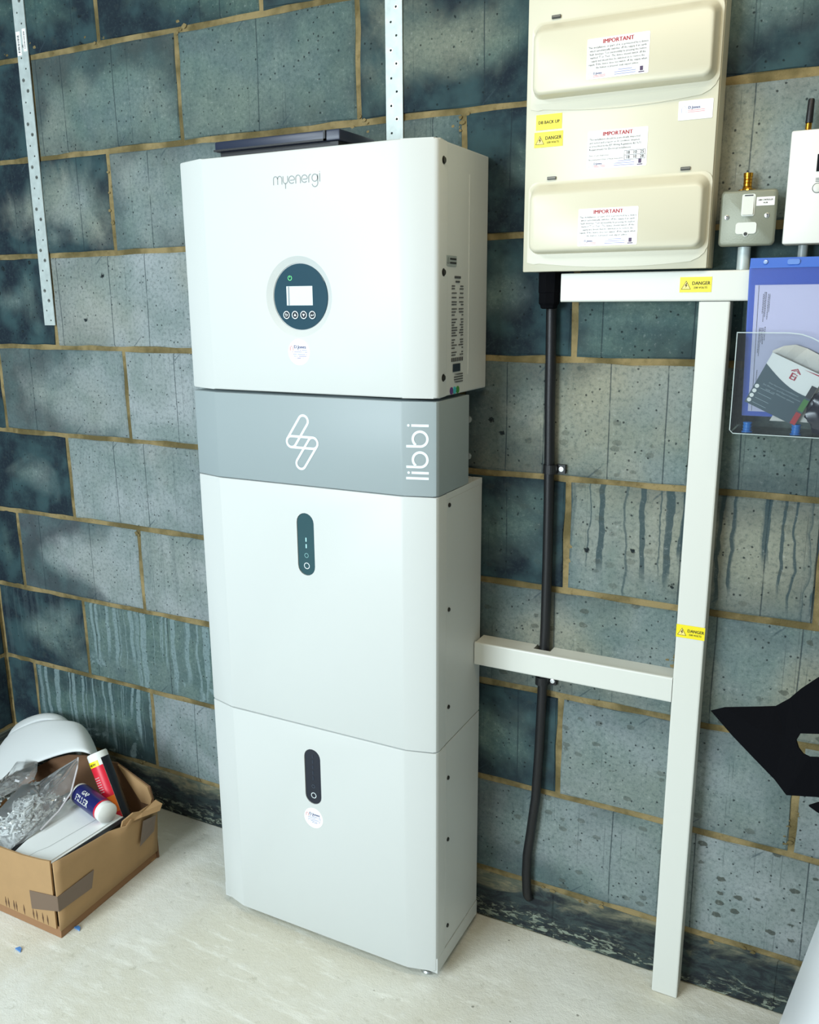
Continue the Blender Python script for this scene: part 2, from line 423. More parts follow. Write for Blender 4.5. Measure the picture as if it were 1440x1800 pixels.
Z0 = 0.12473
J = [Z0 + 0.225 * k for k in range(-1, 11)]          # bed joint centres above the plinth course
def block_mesh(L, H, seed):
    rs = random.Random(seed)
    hw, hh = (L - 0.0128) / 2, (H - 0.0128) / 2
    if rs.random() < 2: hw += 0.0003
    def ring(inset, y, jit):
        pts = []
        for i in range(8): pts.append((-hw + inset + (2 * hw - 2 * inset) * i / 8, -hh + inset + rs.uniform(-jit, jit)))
        for i in range(4): pts.append((hw - inset + rs.uniform(-jit, jit), -hh + inset + (2 * hh - 2 * inset) * i / 4))
        for i in range(8): pts.append((hw - inset - (2 * hw - 2 * inset) * i / 8, hh - inset + rs.uniform(-jit, jit)))
        for i in range(4): pts.append((-hw + inset + rs.uniform(-jit, jit), hh - inset - (2 * hh - 2 * inset) * i / 4))
        return [bm.verts.new((u, y, v)) for u, v in pts]
    bm = bmesh.new()
    a = ring(0.0030, 0.0, 0.0020); b = ring(0.0, 0.0024, 0.0018); c = ring(0.0, 0.012, 0.0)
    bm.faces.new(a)
    for q, s in ((a, b), (b, c)):
        for k in range(24): bm.faces.new((q[k], q[(k + 1) % 24], s[(k + 1) % 24], s[k]))
    bmesh.ops.recalc_face_normals(bm, faces=bm.faces[:])
    me = bpy.data.meshes.new('block'); bm.to_mesh(me); bm.free()
    # make sure the front faces -y
    if me.polygons[0].normal.y > 0: me.flip_normals()
    me.materials.append(BLOCK); return me
FULL = [block_mesh(0.45, 0.225, s) for s in range(6)]
#            tone damp drip_dark drip_pale splat warm
SPEC = {  # real damp stains; right of the unit they also paint in its shadow
 (8, -1.575): (1, 1.3, 0, 0, .2, 0), (8, -1.125): (1, .85, 0, 0, .1, .2), (8, -0.675): (.8, .75, 0, 0, .1, 0), (8, -0.225): (1, .9, 0, 0, .1, .2), (8, .225): (.7, .6, 0, 0, 0, .3),
 (7, -1.8): (.8, 1.6, 0, 0, .1, 0), (7, -1.35): (.75, .6, 0, 0, .1, .5), (7, -0.9): (.75, .35, 0, 0, .1, .2), (7, -0.45): (.9, .95, 0, 0, 0, .6), (7, 0.0): (.7, .9, 0, 0, 0, 0), (7, .45): (.3, .1, 0, 0, 0, 1.0),
 (6, -1.575): (.5, .9, 0, 0, .1, .6), (6, -1.125): (.45, .45, 0, 0, .2, .3), (6, -0.675): (.7, .4, 0, 0, 0, .3), (6, -0.225): (.8, 1.0, 0, 0, 0, 0), (6, .225): (.4, .35, 0, 0, 0, 1.0),
 (5, -1.8): (.7, 1.5, 0, 0, .1, .3), (5, -1.35): (.05, .2, 0, 0, .1, .5), (5, -0.9): (.2, .2, 0, 0, .1, .3), (5, -0.45): (.7, .9, 0, 0, 0, 0), (5, 0.0): (.85, .7, 0, 0, 0, 0),
 (4, -1.575): (.3, .6, 0, 0, .1, .3), (4, -1.125): (0, .08, 0, 0, .1, .1), (4, -0.225): (.45, .5, 0, 0, .5, 1.0), (4, .225): (.7, .5, 0, 0, .3, .2),
 (3, -1.8): (.6, 1.5, 0, 0, .1, .3), (3, -1.35): (.1, .15, .1, 0, .2, .5), (3, -0.45): (.8, 1.0, 0, 0, .2, 0), (3, 0.0): (.45, .35, 1, 0, .4, .8), (3, .45): (.3, .15, .9, 0, .5, 1.0),
 (2, -1.575): (.1, .7, 0, 0, .1, .2), (2, -1.125): (.05, .15, .2, 0, .2, .2), (2, -0.225): (.5, .45, 0, 0, .7, .9), (2, .225): (.6, .35, 0, 0, .8, .9),
 (1, -1.8): (.75, 1.0, 0, .1, .2, .3), (1, -1.35): (.8, .2, 0, 1, .1, 0), (1, -0.9): (.2, .1, 0, .4, .2, 0), (1, -0.45): (.8, .8, 0, 0, .2, 0), (1, 0.0): (.35, .3, 0, 0, .6, .2), (1, .45): (.25, .15, 0, 0, .8, .3),
 (0, -1.575): (.9, .6, 0, 1, .1, 0), (0, -1.125): (.05, .12, 0, .2, .1, 0), (0, -0.225): (.4, .45, 0, 0, .6, .1), (0, .225): (.1, .2, 0, 0, 1, .1),
}
LEAN = {(6, -1.575): (.22, 0), (5, -1.8): (.25, 0), (5, -1.35): (.35, 0), (4, -1.575): (.35, 0), (3, -1.8): (.3, 0), (2, -1.575): (.45, 0), (1, -1.8): (.35, 0),
        (7, -1.35): (.08, -.35), (7, -.9): (-.1, .1), (7, -.45): (-.25, 0), (8, -1.125): (.3, -.3), (4, -.225): (.4, 0), (3, -.45): (.2, 0), (2, -.225): (.3, 0), (8, -.675): (.2, .3), (0, -.225): (.3, .2), (3, 0.0): (-.1, -.2)}
def place_block(me, x, z, row, left, hw, parent, rz=0.0, y=0.0, spec=None, name='block'):
    o = bpy.data.objects.new(name, me); C.objects.link(o); o.parent = parent
    o.location = (x, y, z); o.rotation_euler = (0, 0, rz)
    t = spec or (.4, .4, 0, 0, .3, .3)
    o['hw'] = hw; o['seed'] = random.uniform(0, 9)
    for k, v in zip(('tone', 'damp_shade', 'drip_dark', 'drip_pale', 'splat', 'warm'), t): o[k] = float(v)
    lx_, lz_ = LEAN.get((row, round(left, 3)), (random.uniform(-.15, .15), random.uniform(-.2, .2))); o['lean_x'] = float(lx_); o['lean_z'] = float(lz_)
    return o
for r in range(0, 11):                                # courses above the plinth; r = 0 sits on the first bed joint
    if r == 10: H = 2.5 - (J[r + 1]); 
    z = J[r + 1] + 0.1125
    odd = (r % 2 == 0)
    x = -1.575 if odd else -1.8
    while x < 2.25:
        L = 0.45; x0 = x
        sp = SPEC.get((r, round(x, 3)), (random.uniform(.2, .7), random.uniform(.2, .6), 0, 0, random.uniform(.1, .5), random.uniform(0, .6)))
        if z + 0.1125 > 2.5: L_ok = False
        else: L_ok = True
        if L_ok:
            if x0 < -1.69:
                L = x0 + 0.45 + 1.69; me = block_mesh(L, 0.225, 50 + r); cx = -1.69 + L / 2
            else: me = random.choice(FULL); cx = x0 + L / 2
            place_block(me, cx, z, r, x0, L / 2 - .005, wall, spec=sp)
        x += 0.45
    if odd and z + .1125 <= 2.5:                      # closer block in the corner
        L = 0.115; place_block(block_mesh(L, 0.225, 70 + r), -1.69 + L / 2, z, r, 0, L / 2 - .005, wall, spec=(.9, .95, 0, 0, 0, 0))
    # return wall on the left
    y = -0.10 if odd else -0.325
    first = True
    while y > -2.5 and z + .1125 <= 2.5:
        if first:
            L = abs(y); me = block_mesh(L, 0.225, 90 + r); cy = y / 2; first = False
            place_block(me, -1.69, z, r, 0, L / 2 - .005, wl, rz=PI / 2, y=cy, spec=(.9, 1.0, 0, 0, 0, 0))
        cy = y - 0.225
        place_block(random.choice(FULL), -1.69, z, r, 0, .22, wl, rz=PI / 2, y=cy, spec=(.7, .8, 0, 0, 0, .1))
        y -= 0.45
# tarred cut blocks under the first bed joint
def plinth_mesh(L, seed):
    me = block_mesh(L + 0.0150, 0.130, seed); me.materials.clear(); me.materials.append(PLINTH); return me
PF = [plinth_mesh(0.45, 200 + i) for i in range(3)]
x = -1.8
while x < 2.25:
    if x < -1.69: L = x + .45 + 1.69; place_block(plinth_mesh(L, 210), -1.69 + L / 2, 0.0597, 0, 0, L / 2, wall)
    else: place_block(random.choice(PF), x + .225, 0.0597, 0, 0, .22, wall)
    x += .45
for k in range(5): place_block(random.choice(PF), -1.69, 0.0597, 0, 0, .22, wl, rz=PI / 2, y=-.225 - .45 * k)
# mortar squeezed out over block edges (irregular lumps along the joints)
bm = bmesh.new(); rs = random.Random(5)
for (jx, jz, n_, sx, sz) in ((-1.34, 1.945, 16, .10, .012), (-1.12, 1.93, 8, .02, .014), (-0.23, 1.682, 14, .022, .02), (-0.445, 1.70, 10, .014, .02),
                         (-0.89, 1.93, 8, .012, .014), (.222, .70, 14, .02, .016), (-1.125, .78, 6, .006, .03), (-1.125, 1.59, 10, .007, .08), (.45, .41, 16, .012, .06), (0.0, .87, 6, .008, .04), (-1.0, .13, 10, .2, .01), (.1, .12, 14, .2, .008), (.45, .115, 10, .15, .006)):
    for i in range(n_ // 2):
        cx, cz = jx + rs.gauss(0, sx * .7), jz + rs.gauss(0, sz * .5); r0 = rs.uniform(.0025, .0055)
        v = bmesh.ops.create_icosphere(bm, subdivisions=1, radius=r0)['verts']
        for q in v: q.co = Vector((q.co.x * rs.uniform(1, 1.7) + cx, q.co.y * 0.14 + 0.0004, q.co.z * rs.uniform(.7, 1.1) + cz))
fin('mortar_smear', bm, MORTAR, wall, kind='stuff', smooth=60)

# ------------------------------------------------------------------ battery stack
XL, XR, XCL, XCR, YE, YF = -0.717, -0.171, -0.646, -0.238, -0.221, -0.2405
def front_outline(y_back, xl=XL, xr=XR, r=0.007):
    """plan outline of a front cover with chamfered sides and rounded corners"""
    p = [(xl, y_back), (xr, y_back), (xr, YE + 0.006)]
    p += [(xr - .0006, YE + 0.0015), (xr - .003, YE - 0.0022), (xr - .0075, YE - 0.0042)]
    p += [(XCR + .006, YF + .0013), (XCR, YF), (XCL, YF), (XCL - .006, YF + .0013)]
    p += [(xl + .0075, YE - 0.0042), (xl + .003, YE - .0022), (xl + .0006, YE + .0015), (xl, YE + .006)]
    return p
def cover(parent, name, z0, z1, yb, m=WHITE, bev=0.002, cutters=(), **k):
    bm = bmesh.new(); prism(bm, front_outline(yb), z0, z1, XY)
    es = [e for e in bm.edges if abs(e.verts[0].co.z - e.verts[1].co.z) < 1e-6 and min(e.verts[0].co.y, e.verts[1].co.y) < yb - .01]
    bmesh.ops.bevel(bm, geom=es, offset=bev, segments=2, profile=0.5, affect='EDGES')
    o = fin(name, bm, m, parent, **k)
    if cutters: boolean(o, cutters)
    else:
        for p in o.data.polygons: p.use_smooth = True
        o.data.set_sharp_from_angle(angle=math.radians(28))
    return o
def side_screw(parent, y, z, x=XR, r=0.0042):
    bm = bmesh.new(); lathe(bm, (x - .001, y, z), (1, 0, 0), [(r, 0), (r, .002), (r * .75, .0032), (r * .35, .0034)], 12)
    return fin('screw', bm, DARKS, parent, smooth=40)
def sticker_disc(parent, x, z, r, y=YF):
    bm = bmesh.new(); lathe(bm, (x, y + .0002, z), (0, -1, 0), [(r, 0), (r, .0005)], 32)
    s = fin('round_sticker', bm, GLOSSP, parent, label='round white installer sticker with small blue and red print')
    f = wall_f(x, y - .0004, z)
    text(s, 'D.Jones', r * .36, wall_f(x - r * .45, y - .0004, z + r * .28), INKB, bold=.02)
    bm = bmesh.new()
    for k, (u0, u1, v) in enumerate(((-.45, .75, .12), (-.6, .8, -.02), (-.6, .75, -.2), (-.55, .7, -.34), (-.3, .45, -.48))):
        n_ = 16
        for i in range(n_):
            if random.random() < .2: continue
            a = u0 + (u1 - u0) * i / n_; b = a + (u1 - u0) / n_ * .7
            prism(bm, [(a * r, v * r), (b * r, v * r), (b * r, v * r + r * .05), (a * r, v * r + r * .05)], 0.0001, .0003, f)
    fin('fine_print', bm, INKP, s)
    bm = bmesh.new(); ribbon(bm, [(-.78 * r, .1 * r), (-.78 * r, .35 * r), (-.66 * r, .46 * r), (-.54 * r, .35 * r), (-.54 * r, .1 * r)], r * .04, f)
    fin('house_mark', bm, INKK, s)
    return s
def indicator(parent, x, z0, z1, lit):
    r = 0.0195
    bm = bmesh.new(); prism(bm, capsule(x, z0 + r, x, z1 - r, r - .0006), YF + .0016, YF + .004, XZ)
    m = mat('indicator_glass_lit', (56, 84, 90), 0.1) if lit else mat('indicator_glass', (20, 28, 44), 0.12)
    p = fin('indicator_panel', bm, m, parent, label='dark rounded indicator strip with button')
    f = wall_f(x, YF + .0015, z0)
    bm = bmesh.new(); ribbon(bm, arc(0, .0195, .0058, 0, 360, 24), .0014, f, closed=False); fin('button_ring', bm, LOGOW, p)
    bm = bmesh.new(); ribbon(bm, arc(0, .0405, .0042 if lit else .0035, 0, 360, 20), .0008, f)
    fin('symbol_ring', bm, mat('glow_ring', (150, 200, 200), .4) if lit else mat('dim_ring', (72, 84, 98), .4), p)
    bm = bmesh.new()
    for k in range(5 if not lit else 2):
        zz = .055 + k * (.013 if lit else .0125)
        prism(bm, rrect(-.0013, .0013, zz, zz + .0085, .001, 3), .0001, .0004, f)
    fin('level_bar', bm, mat('level_lit', (170, 215, 220), .4) if lit else mat('level_dim', (36, 46, 62), .3), p)
    return p
def capsule_cut(x, z0, z1, r=.0197, d=.0036):
    bm = bmesh.new(); prism(bm, capsule(x, z0 + r, x, z1 - r, r), YF - .01, YF + d, XZ); return bm

def battery(z0, z1, name, label, ind, lit, screws, base):
    t = thing(name, label, 'battery', ((XL + XR) / 2, -0.12, 0.0 if base else z0), 'white battery modules of the wall stack')
    cover(t, 'front_cover', z0 + (.006 if base else .0006), z1 - .0006, -0.1865, cutters=[capsule_cut(*ind)])
    bm = bmesh.new(); box(bm, XL + .0004, XR - .0006, -.1845, -.017, z0 + (.036 if base else .0006), z1 - (.0006 if base else .012), bev=.0008, seg=1)
    fin('side_casing', bm, WHITE, t)
    if not base:                                    # raised rim of the open-topped rear tray
        bm = bmesh.new()
        box(bm, XR - .0022, XR - .0006, -.185, -.017, z1 - .012, z1)
        box(bm, XL + .0006, XL + .0022, -.185, -.017, z1 - .012, z1)
        box(bm, XR - .02, XR - .0024, -.0186, -.017, z1 - .012, z1)
        box(bm, XL + .0024, XR - .024, -.0186, -.017, z1 - .012, z1)
        box(bm, XR - .022, XR - .020, -.085, -.019, z1 - .012, z1)
        box(bm, XL + .03, XR - .024, -.05, -.0484, z1 - .012, z1)
        fin('top_rim', bm, WHITE, t)
    else:
        bm = bmesh.new(); box(bm, XL + .0004, XR + .0004, -.222, -.017, z0, z0 + .0345, bev=.0006, seg=1)
        # stays behind the front cover
        fin('base_tray', bm, WHITE, t)
        for fx, fy in ((XL + .09, -.185), (XR - .03, -.2), (XL + .09, -.06), (XR - .03, -.06)):
            bm = bmesh.new(); lathe(bm, (fx, fy, 0.0), (0, 0, 1), [(.018, 0), (.019, .003), (.017, .007), (.007, .008), (.007, z0 + .002)], 20)
            fin('levelling_foot', bm, STEEL, t, smooth=35)
    for zz in screws: side_screw(t, -.1735, zz)
    indicator(t, ind[0], ind[1], ind[2], lit)
    return t
b1 = battery(0.016, 0.5135, 'battery_module', 'lower white battery module standing on the floor with dark indicator strip', (-.4485, .338, .4635), False, (.437, .299, .097), True)
b2 = battery(0.5145, 1.0165, 'battery_module', 'upper white battery module below the grey band, with lit indicator strip', (-.4455, .838, .9635), True, (.993, .790, .590), False)
sticker_disc(b1, -.4500, .305, .0232)

# grey band module
g = thing('junction_cover', 'grey band module with white bolt symbol between inverter and upper battery', 'cover', ((XL + XR) / 2, -.15, 1.0175))
cover(g, 'front_panel', 1.0178, 1.1868, -.087, m=GREYM, bev=.0015)
f = wall_f(-.4455, YF - .0001, 1.1005)
bm = bmesh.new()
for q_, a in enumerate(((.0038, .0405, -.0242, 0), (-.0242, 0, .0242, 0), (.0242, 0, -.0038, -.0405))):
    ribbon(bm, capsule(*a, .0105, 12), .0046, f, closed=True, h=.0002 + .0002 * q_)
fin('bolt_symbol', bm, LOGOW, g, label='white bolt symbol of three linked loops')
# sideways lettering on the right chamfer
cd = Vector((XR - .0075 - XCR - .006, YE - .0042 - YF - .0013, 0)).normalized()
mid = Vector(((XR - .0075 + XCR + .006) / 2, (YE - .0042 + YF + .0013) / 2, 0))
f = plane_f(Vector((mid.x, mid.y, 1.0505)) + cd * .0195, (0, 0, 1), -cd, .0002)
bm = bmesh.new(); sw = .0046
ribbon(bm, [(0, 0), (0, .0415)], sw, f); ribbon(bm, [(.0100, 0), (.0100, .0315)], sw, f)
for bx0 in (.0205, .0575):
    c = bx0 + .0132
    ribbon(bm, [(bx0, .0410), (bx0, .0190)] + arc(c, .0157, .0132, 180, 505, 30), sw, f)
ribbon(bm, [(.0945, 0), (.0945, .0315)], sw, f)
for xx in (.0100, .0945): prism(bm, arc(xx, .0368, .0024, 0, 330, 11), .0001, .0004, f)
fin('lettering', bm, LOGOW, g)
for zz in (1.14, 1.07):
    bm = bmesh.new(); lathe(bm, (XR - .002, -.0855, zz), (0, 1, 0), [(.0065, 0), (.0065, .003), (.003, .006)], 14); fin('fixing_bolt', bm, STEEL, g, smooth=40)

# inverter
t = thing('inverter', 'white wall mounted inverter at the top of the stack with round dark display', 'inverter', ((XL + XR) / 2, -.1, 1.1925))
zi0, zi1 = 1.1925, 1.6165
DX, DZ = -.4425, 1.3665
bm = bmesh.new(); lathe(bm, (DX, YF - .004, DZ), (0, 1, 0), [(.0745, 0), (.0715, .004), (.0600, .0105), (.0600, .012)], 64)
cover(t, 'front_cover', zi0, zi1, -.187, bev=.004, cutters=[bm])
bm = bmesh.new(); box(bm, XL + .0012, XR - .0012, -.186, -.0035, zi0 + .001, zi1 - .001, bev=.0025)
body = fin('rear_casing', bm, WHITE, t)
bm = bmesh.new(); prism(bm, [(-.092, 1.225), (-.0905, 1.225), (-.0905, 1.575), (-.092, 1.575)], XR - .0012, XR - .0002, YZ); fin('seam_rib', bm, WHITE, body)
bm = bmesh.new(); lathe(bm, (DX, YF + .0075, DZ), (0, -1, 0), [(.0585, -.001), (.0585, .0005), (.0578, .0012)], 64)
d = fin('display_panel', bm, SLATE, t, label='round slate coloured control panel')
yd = YF + .0063
bm = bmesh.new(); box(bm, -.4725, -.4160, yd - .0004, yd + .001, 1.3515, 1.3855)
fin('screen', bm, mat('lcd_glass', (214, 226, 224), 0.15), d)
bm = bmesh.new(); box(bm, -.4690, -.4660, yd - .0007, yd, 1.3520, 1.3850); fin('screen_edge', bm, mat('lcd_edge', (150, 156, 160), .3), d)
GREENI = mat('power_green', (110, 235, 140), .4)
f = wall_f(-.4640, yd, 1.4000)
bm = bmesh.new(); ribbon(bm, arc(0, 0, .0040, 115, 425, 20), .0011, f); ribbon(bm, [(0, .0006), (0, .0046)], .0011, f); fin('power_symbol', bm, GREENI, d)
for k in range(4):
    cx = -.4735 + k * .0188
    bm = bmesh.new(); lathe(bm, (cx, yd + .0002, 1.3345), (0, -1, 0), [(.0066, 0), (.0062, .0012)], 22)
    b_ = fin('button', bm, mat('button_black', (12, 22, 34), .3), d)
    f = wall_f(cx, yd - .0012, 1.3345)
    bm = bmesh.new(); ribbon(bm, arc(0, 0, .0064, 0, 360, 24), .0014, f)
    if k == 1: prism(bm, [(-.0028, -.002), (.0028, -.002), (0, .0030)], .0002, .0005, f)
    elif k == 2: prism(bm, [(-.0028, .002), (.0028, .002), (0, -.0030)], .0002, .0005, f)
    elif k == 0: ribbon(bm, [(-.003, .0014), (.001, .0014), (.0028, .0004), (.001, -.0018), (-.0028, -.0018)], .0011, f); prism(bm, [(-.0034, .0014), (-.0018, .0034), (-.0018, -.0004)], .0002, .0005, f)
    else: ribbon(bm, [(.003, .0020), (.003, -.0006), (-.002, -.0006)], .0011, f); prism(bm, [(-.0036, -.0006), (-.0016, .0014), (-.0016, -.0026)], .0002, .0005, f)
    ring = fin('button_icon', bm, LOGOW, d)
# brand lettering drawn as thin strokes
f = wall_f(-.4885, YF, 1.5600)
u = .1225e-3
def st(p): ribbon(bm, [(a * u, b * u) for a, b in p], .0016, f)
bm = bmesh.new(); A = arc
st([(10, 0), (10, 75)] + A(47, 78, 37, 180, 0, 8) + [(84, 0)]); st(A(121, 78, 37, 180, 0, 8) + [(158, 0)])
st([(180, 112), (180, 50)] + A(220, 50, 40, 180, 360, 10) + [(260, 112)]); st([(220, 10), (220, -62)])
def e_(x): st([(x + 22, 50), (x + 72, 50)]); st(A(x + 50, 56, 50, 0, 315, 22)); st([(x + 72, 50), (x + 98, 52)])
e_(280); st([(400, 0), (400, 70)] + A(440, 72, 40, 180, 0, 10) + [(480, 0)])
e_(500); st([(622, 0), (622, 70)] + A(660, 70, 38, 180, 90, 6))
st(A(725, 58, 48, 0, 360, 20)); st([(773, 100), (773, -10)] + A(725, -14, 48, 0, -170, 12)); st([(808, 0), (808, 112)]); st([(806, 132), (812, 138)])
fin('lettering', bm, LOGOG, t)
sticker_disc(t, -.4455, 1.2680, .0238)
for zz in (1.584, 1.405, 1.227):
    bm = bmesh.new(); lathe(bm, (XR - .0005, -.2010, zz), (1, 0, 0), [(.0068, 0), (.0068, .0006), (.0045, .0007), (.0045, .0030), (.0020, .0032)], 14)
    fin('cover_screw', bm, DARKS, t, smooth=40)
# rating plate print on the right side
sf = lambda y, z, l=0.0: plane_f((XR - .0008 + l, y, z), (0, 1, 0), (0, 0, 1))
bm = bmesh.new(); box(bm, XR - .0008, XR + .0004, -.190, -.148, 1.4165, 1.4335)
s = fin('warning_label', bm, mat('label_silver', (150, 160, 158), .4), t, label='small grey warning label on the side')
f = plane_f((XR + .0005, -.190, 1.4165), (0, 1, 0), (0, 0, 1))
bm = bmesh.new(); ribbon(bm, [(.002, .004), (.010, .004), (.006, .014)], .0012, f, closed=True)
for r_ in range(2): prism(bm, [(.014, .0035 + r_ * .0065), (.040, .0035 + r_ * .0065), (.040, .0065 + r_ * .0065), (.014, .0065 + r_ * .0065)], .0001, .0004, f)
fin('print', bm, INK, s)
rr = random.Random(3); f = sf(-.168, 1.222)
bm = bmesh.new(); hgt = .176
prism(bm, [(.014, hgt - .002), (.040, hgt - .002), (.040, hgt + .002), (.014, hgt + .002)], .0003, .0006, f)
prism(bm, [(.018, hgt - .009), (.036, hgt - .009), (.036, hgt - .006), (.018, hgt - .006)], .0003, .0006, f)
zz = hgt - .016
while zz > .040:
    L_ = rr.uniform(.010, .024)
    for a0, a1 in ((.002, .002 + L_), (.052 - rr.uniform(.006, .020), .052)):
        q = a0
        while q < a1:
            e = min(a1, q + rr.uniform(.002, .005)); prism(bm, [(q, zz), (e, zz), (e, zz + .0021), (q, zz + .0021)], .0003, .0006, f); q = e + .0012
    zz -= rr.choice((.0046, .0046, .0052, .0075))
for k in range(7): prism(bm, [(.002 + k * .0075, .030), (.0065 + k * .0075, .030), (.0065 + k * .0075, .037), (.002 + k * .0075, .037)], .0003, .0006, f)
for zz in (.006, .0015, -.003, -.0075): prism(bm, [(.012 + rr.uniform(0, .02), zz), (.052, zz), (.052, zz + .0018), (.014, zz + .0018)], .0003, .0006, f)
fin('rating_print', bm, INKG, t, kind='stuff')
bm = bmesh.new(); prism(bm, [(.008, .012), (.040, .012), (.040, .026), (.008, .026)], .0003, .0007, f); fin('rating_block', bm, mat('print_navy', (24, 40, 54), .4), t)
for yy, c_, nm in ((-.165, (92, 50, 120), 'violet'), (-.1515, (60, 176, 186), 'cyan'), (-.138, (56, 130, 40), 'green')):
    bm = bmesh.new(); lathe(bm, (XR - .0012, yy, 1.2010), (1, 0, 0), [(.0066, 0), (.0066, .0010)], 20)
    fin('round_sticker', bm, mat('dot_' + nm, c_, .4), t, label='small round %s sticker' % nm)

# black lid lying on the inverter
t = thing('plastic_tray', 'shallow blue-black plastic tray lying on top of the inverter', 'tray', (-.51, -.14, 1.6168))
bm = bmesh.new(); box(bm, -.648, -.372, -.2, -.075, 1.6325, 1.6510, bev=.003); fin('rim', bm, NAVYB, t, smooth=35)
bm = bmesh.new(); box(bm, -.640, -.378, -.194, -.080, 1.6167, 1.6328, bev=.001, seg=1); fin('tray', bm, BLACK, t)
bm = bmesh.new(); box(bm, -.648, -.400, -.2035, -.2, 1.6330, 1.6362); box(bm, -.404, -.400, -.2035, -.2, 1.6330, 1.6500); fin('edge_bead', bm, BLACK, t)

# ------------------------------------------------------------------ perforated fixing straps
def strap(name_label, x0, x1, z0, z1, zh, labels=False):
    t = thing('fixing_strap', name_label, 'strap', ((x0 + x1) / 2, -.002, z0), 'galvanised perforated straps screwed to the wall')
    bm = bmesh.new(); y0, y1 = -.0035, -.0012; zc = zh
    cell = .0243; n_ = int((z1 - z0) / cell); k = 0; xm = (x0 + x1) / 2; zb = z0
    def layer(y):
        for i in range(n_ + 1):
            a = z0 + i * cell; b = min(z1, a + cell)
            if b - a < .012: break
            cx = xm + (-.0062 if i % 2 else .0055); cz = (a + b) / 2
            ring = [(x0, a), (xm, a), (x1, a), (x1, cz), (x1, b), (xm, b), (x0, b), (x0, cz)]
            ang = [math.atan2(v - cz, u_ - cx) for u_, v in ring]
            o = [bm.verts.new((u_, y, v)) for u_, v in ring]; q = [bm.verts.new((cx + .0024 * math.cos(t_), y, cz + .0024 * math.sin(t_))) for t_ in ang]
            for j in range(8): bm.faces.new((o[j], o[(j + 1) % 8], q[(j + 1) % 8], q[j]))
    layer(y0)
    bmesh.ops.remove_doubles(bm, verts=bm.verts[:], dist=1e-5)
    o = fin('band', bm, GALV, t)
    for v in o.data.vertices: pass
    if o.data.polygons[0].normal.y > 0: o.data.flip_normals()
    md = o.modifiers.new('thickness', 'SOLIDIFY'); md.thickness = .0022; md.offset = -1
    for i in range(n_ + 1):
        if i % 4 in (2, 3):
            cx = xm + (-.0062 if i % 2 else .0055); cz = z0 + (i + .5) * cell
            bm = bmesh.new(); rr_ = [(.0045, 0), (.0042, .0006), (.0026, .0007), (.0026, .0002)]
            n = 12; a = (0, -1, 0); prev = None
            for r_, h_ in rr_:
                ring = [bm.verts.new((cx + r_ * math.cos(2 * PI * q / n), y0 - h_, cz + r_ * math.sin(2 * PI * q / n))) for q in range(n)]
                if prev:
                    for q in range(n): bm.faces.new((prev[q], prev[(q + 1) % n], ring[(q + 1) % n], ring[q]))
                prev = ring
            fin('hole_rim', bm, STEEL, t)
    return t
s1_ = strap('long perforated galvanised strap on the far left of the wall', -1.3825, -1.3455, 1.305, 2.3, 0)
for (a, b, c_, d_) in ((-1.3805, -1.3665, 1.930, 1.982), (-1.3590, -1.3475, 1.937, 1.986)):
    bm = bmesh.new(); box(bm, a, b, -.0042, -.0034, c_, d_); st_ = fin('barcode_sticker', bm, PAPER, s1_, label='white barcode sticker')
    bm = bmesh.new(); zz = c_ + .006
    while zz < d_ - .008:
        h_ = random.choice((.0008, .0012, .002)); prism(bm, [(a + .004, zz), (b - .004, zz), (b - .004, zz + h_), (a + .004, zz + h_)], -.0046, -.0041, XZ); zz += h_ + random.choice((.001, .0016))
    fin('bars', bm, INKG, st_)
strap('perforated galvanised strap running up behind the inverter', -.3865, -.3505, 1.345, 2.3, 0)

# ------------------------------------------------------------------ consumer unit
t = thing('consumer_unit', 'cream metal consumer unit with two domed covers and warning labels', 'fuse box', (.08, -.03, 1.4070))
ux0, ux1, uz0, uz1, uy = -.0815, .2355, 1.4070, 2.0, -.058
bm = bmesh.new(); box(bm, ux0 + .002, ux1 + .001, -.050, -.0005, uz0 + .001, uz1, bev=.001, seg=1); fin('enclosure', bm, CREAM, t)
bm = bmesh.new(); box(bm, ux0, ux1, uy, -.0505, uz0, uz1, bev=.002); fin('front_plate', bm, CREAM, t, smooth=35)
def dome(zoff):
    bm = bmesh.new()
    specs = [(-.0730, .2360, 1.4300, 1.5570, .016, uy - .0002), (-.0730, .2360, 1.4300, 1.5570, .016, uy - .0020),
             (-.0680, .2320, 1.4370, 1.5530, .016, uy - .0024), (-.0665, .2305, 1.4375, 1.5510, .016, uy - .0050),
             (-.0620, .2275, 1.4385, 1.5400, .014, uy - .0240), (-.0605, .2262, 1.4400, 1.5360, .013, uy - .0285), (-.0560, .2235, 1.4440, 1.5320, .011, uy - .0305)]
    rings = []
    for x0, x1, z0, z1, r, y in specs: rings.append([bm.verts.new((a, y, b + zoff)) for a, b in rrect(x0, x1, z0, z1, r, 5)])
    for q, s in zip(rings, rings[1:]):
        n = len(q)
        for k in range(n): bm.faces.new((q[k], q[(k + 1) % n], s[(k + 1) % n], s[k]))
    bm.faces.new(rings[-1])
    return fin('cover', bm, CREAM, t, smooth=50, label='domed cream cover')
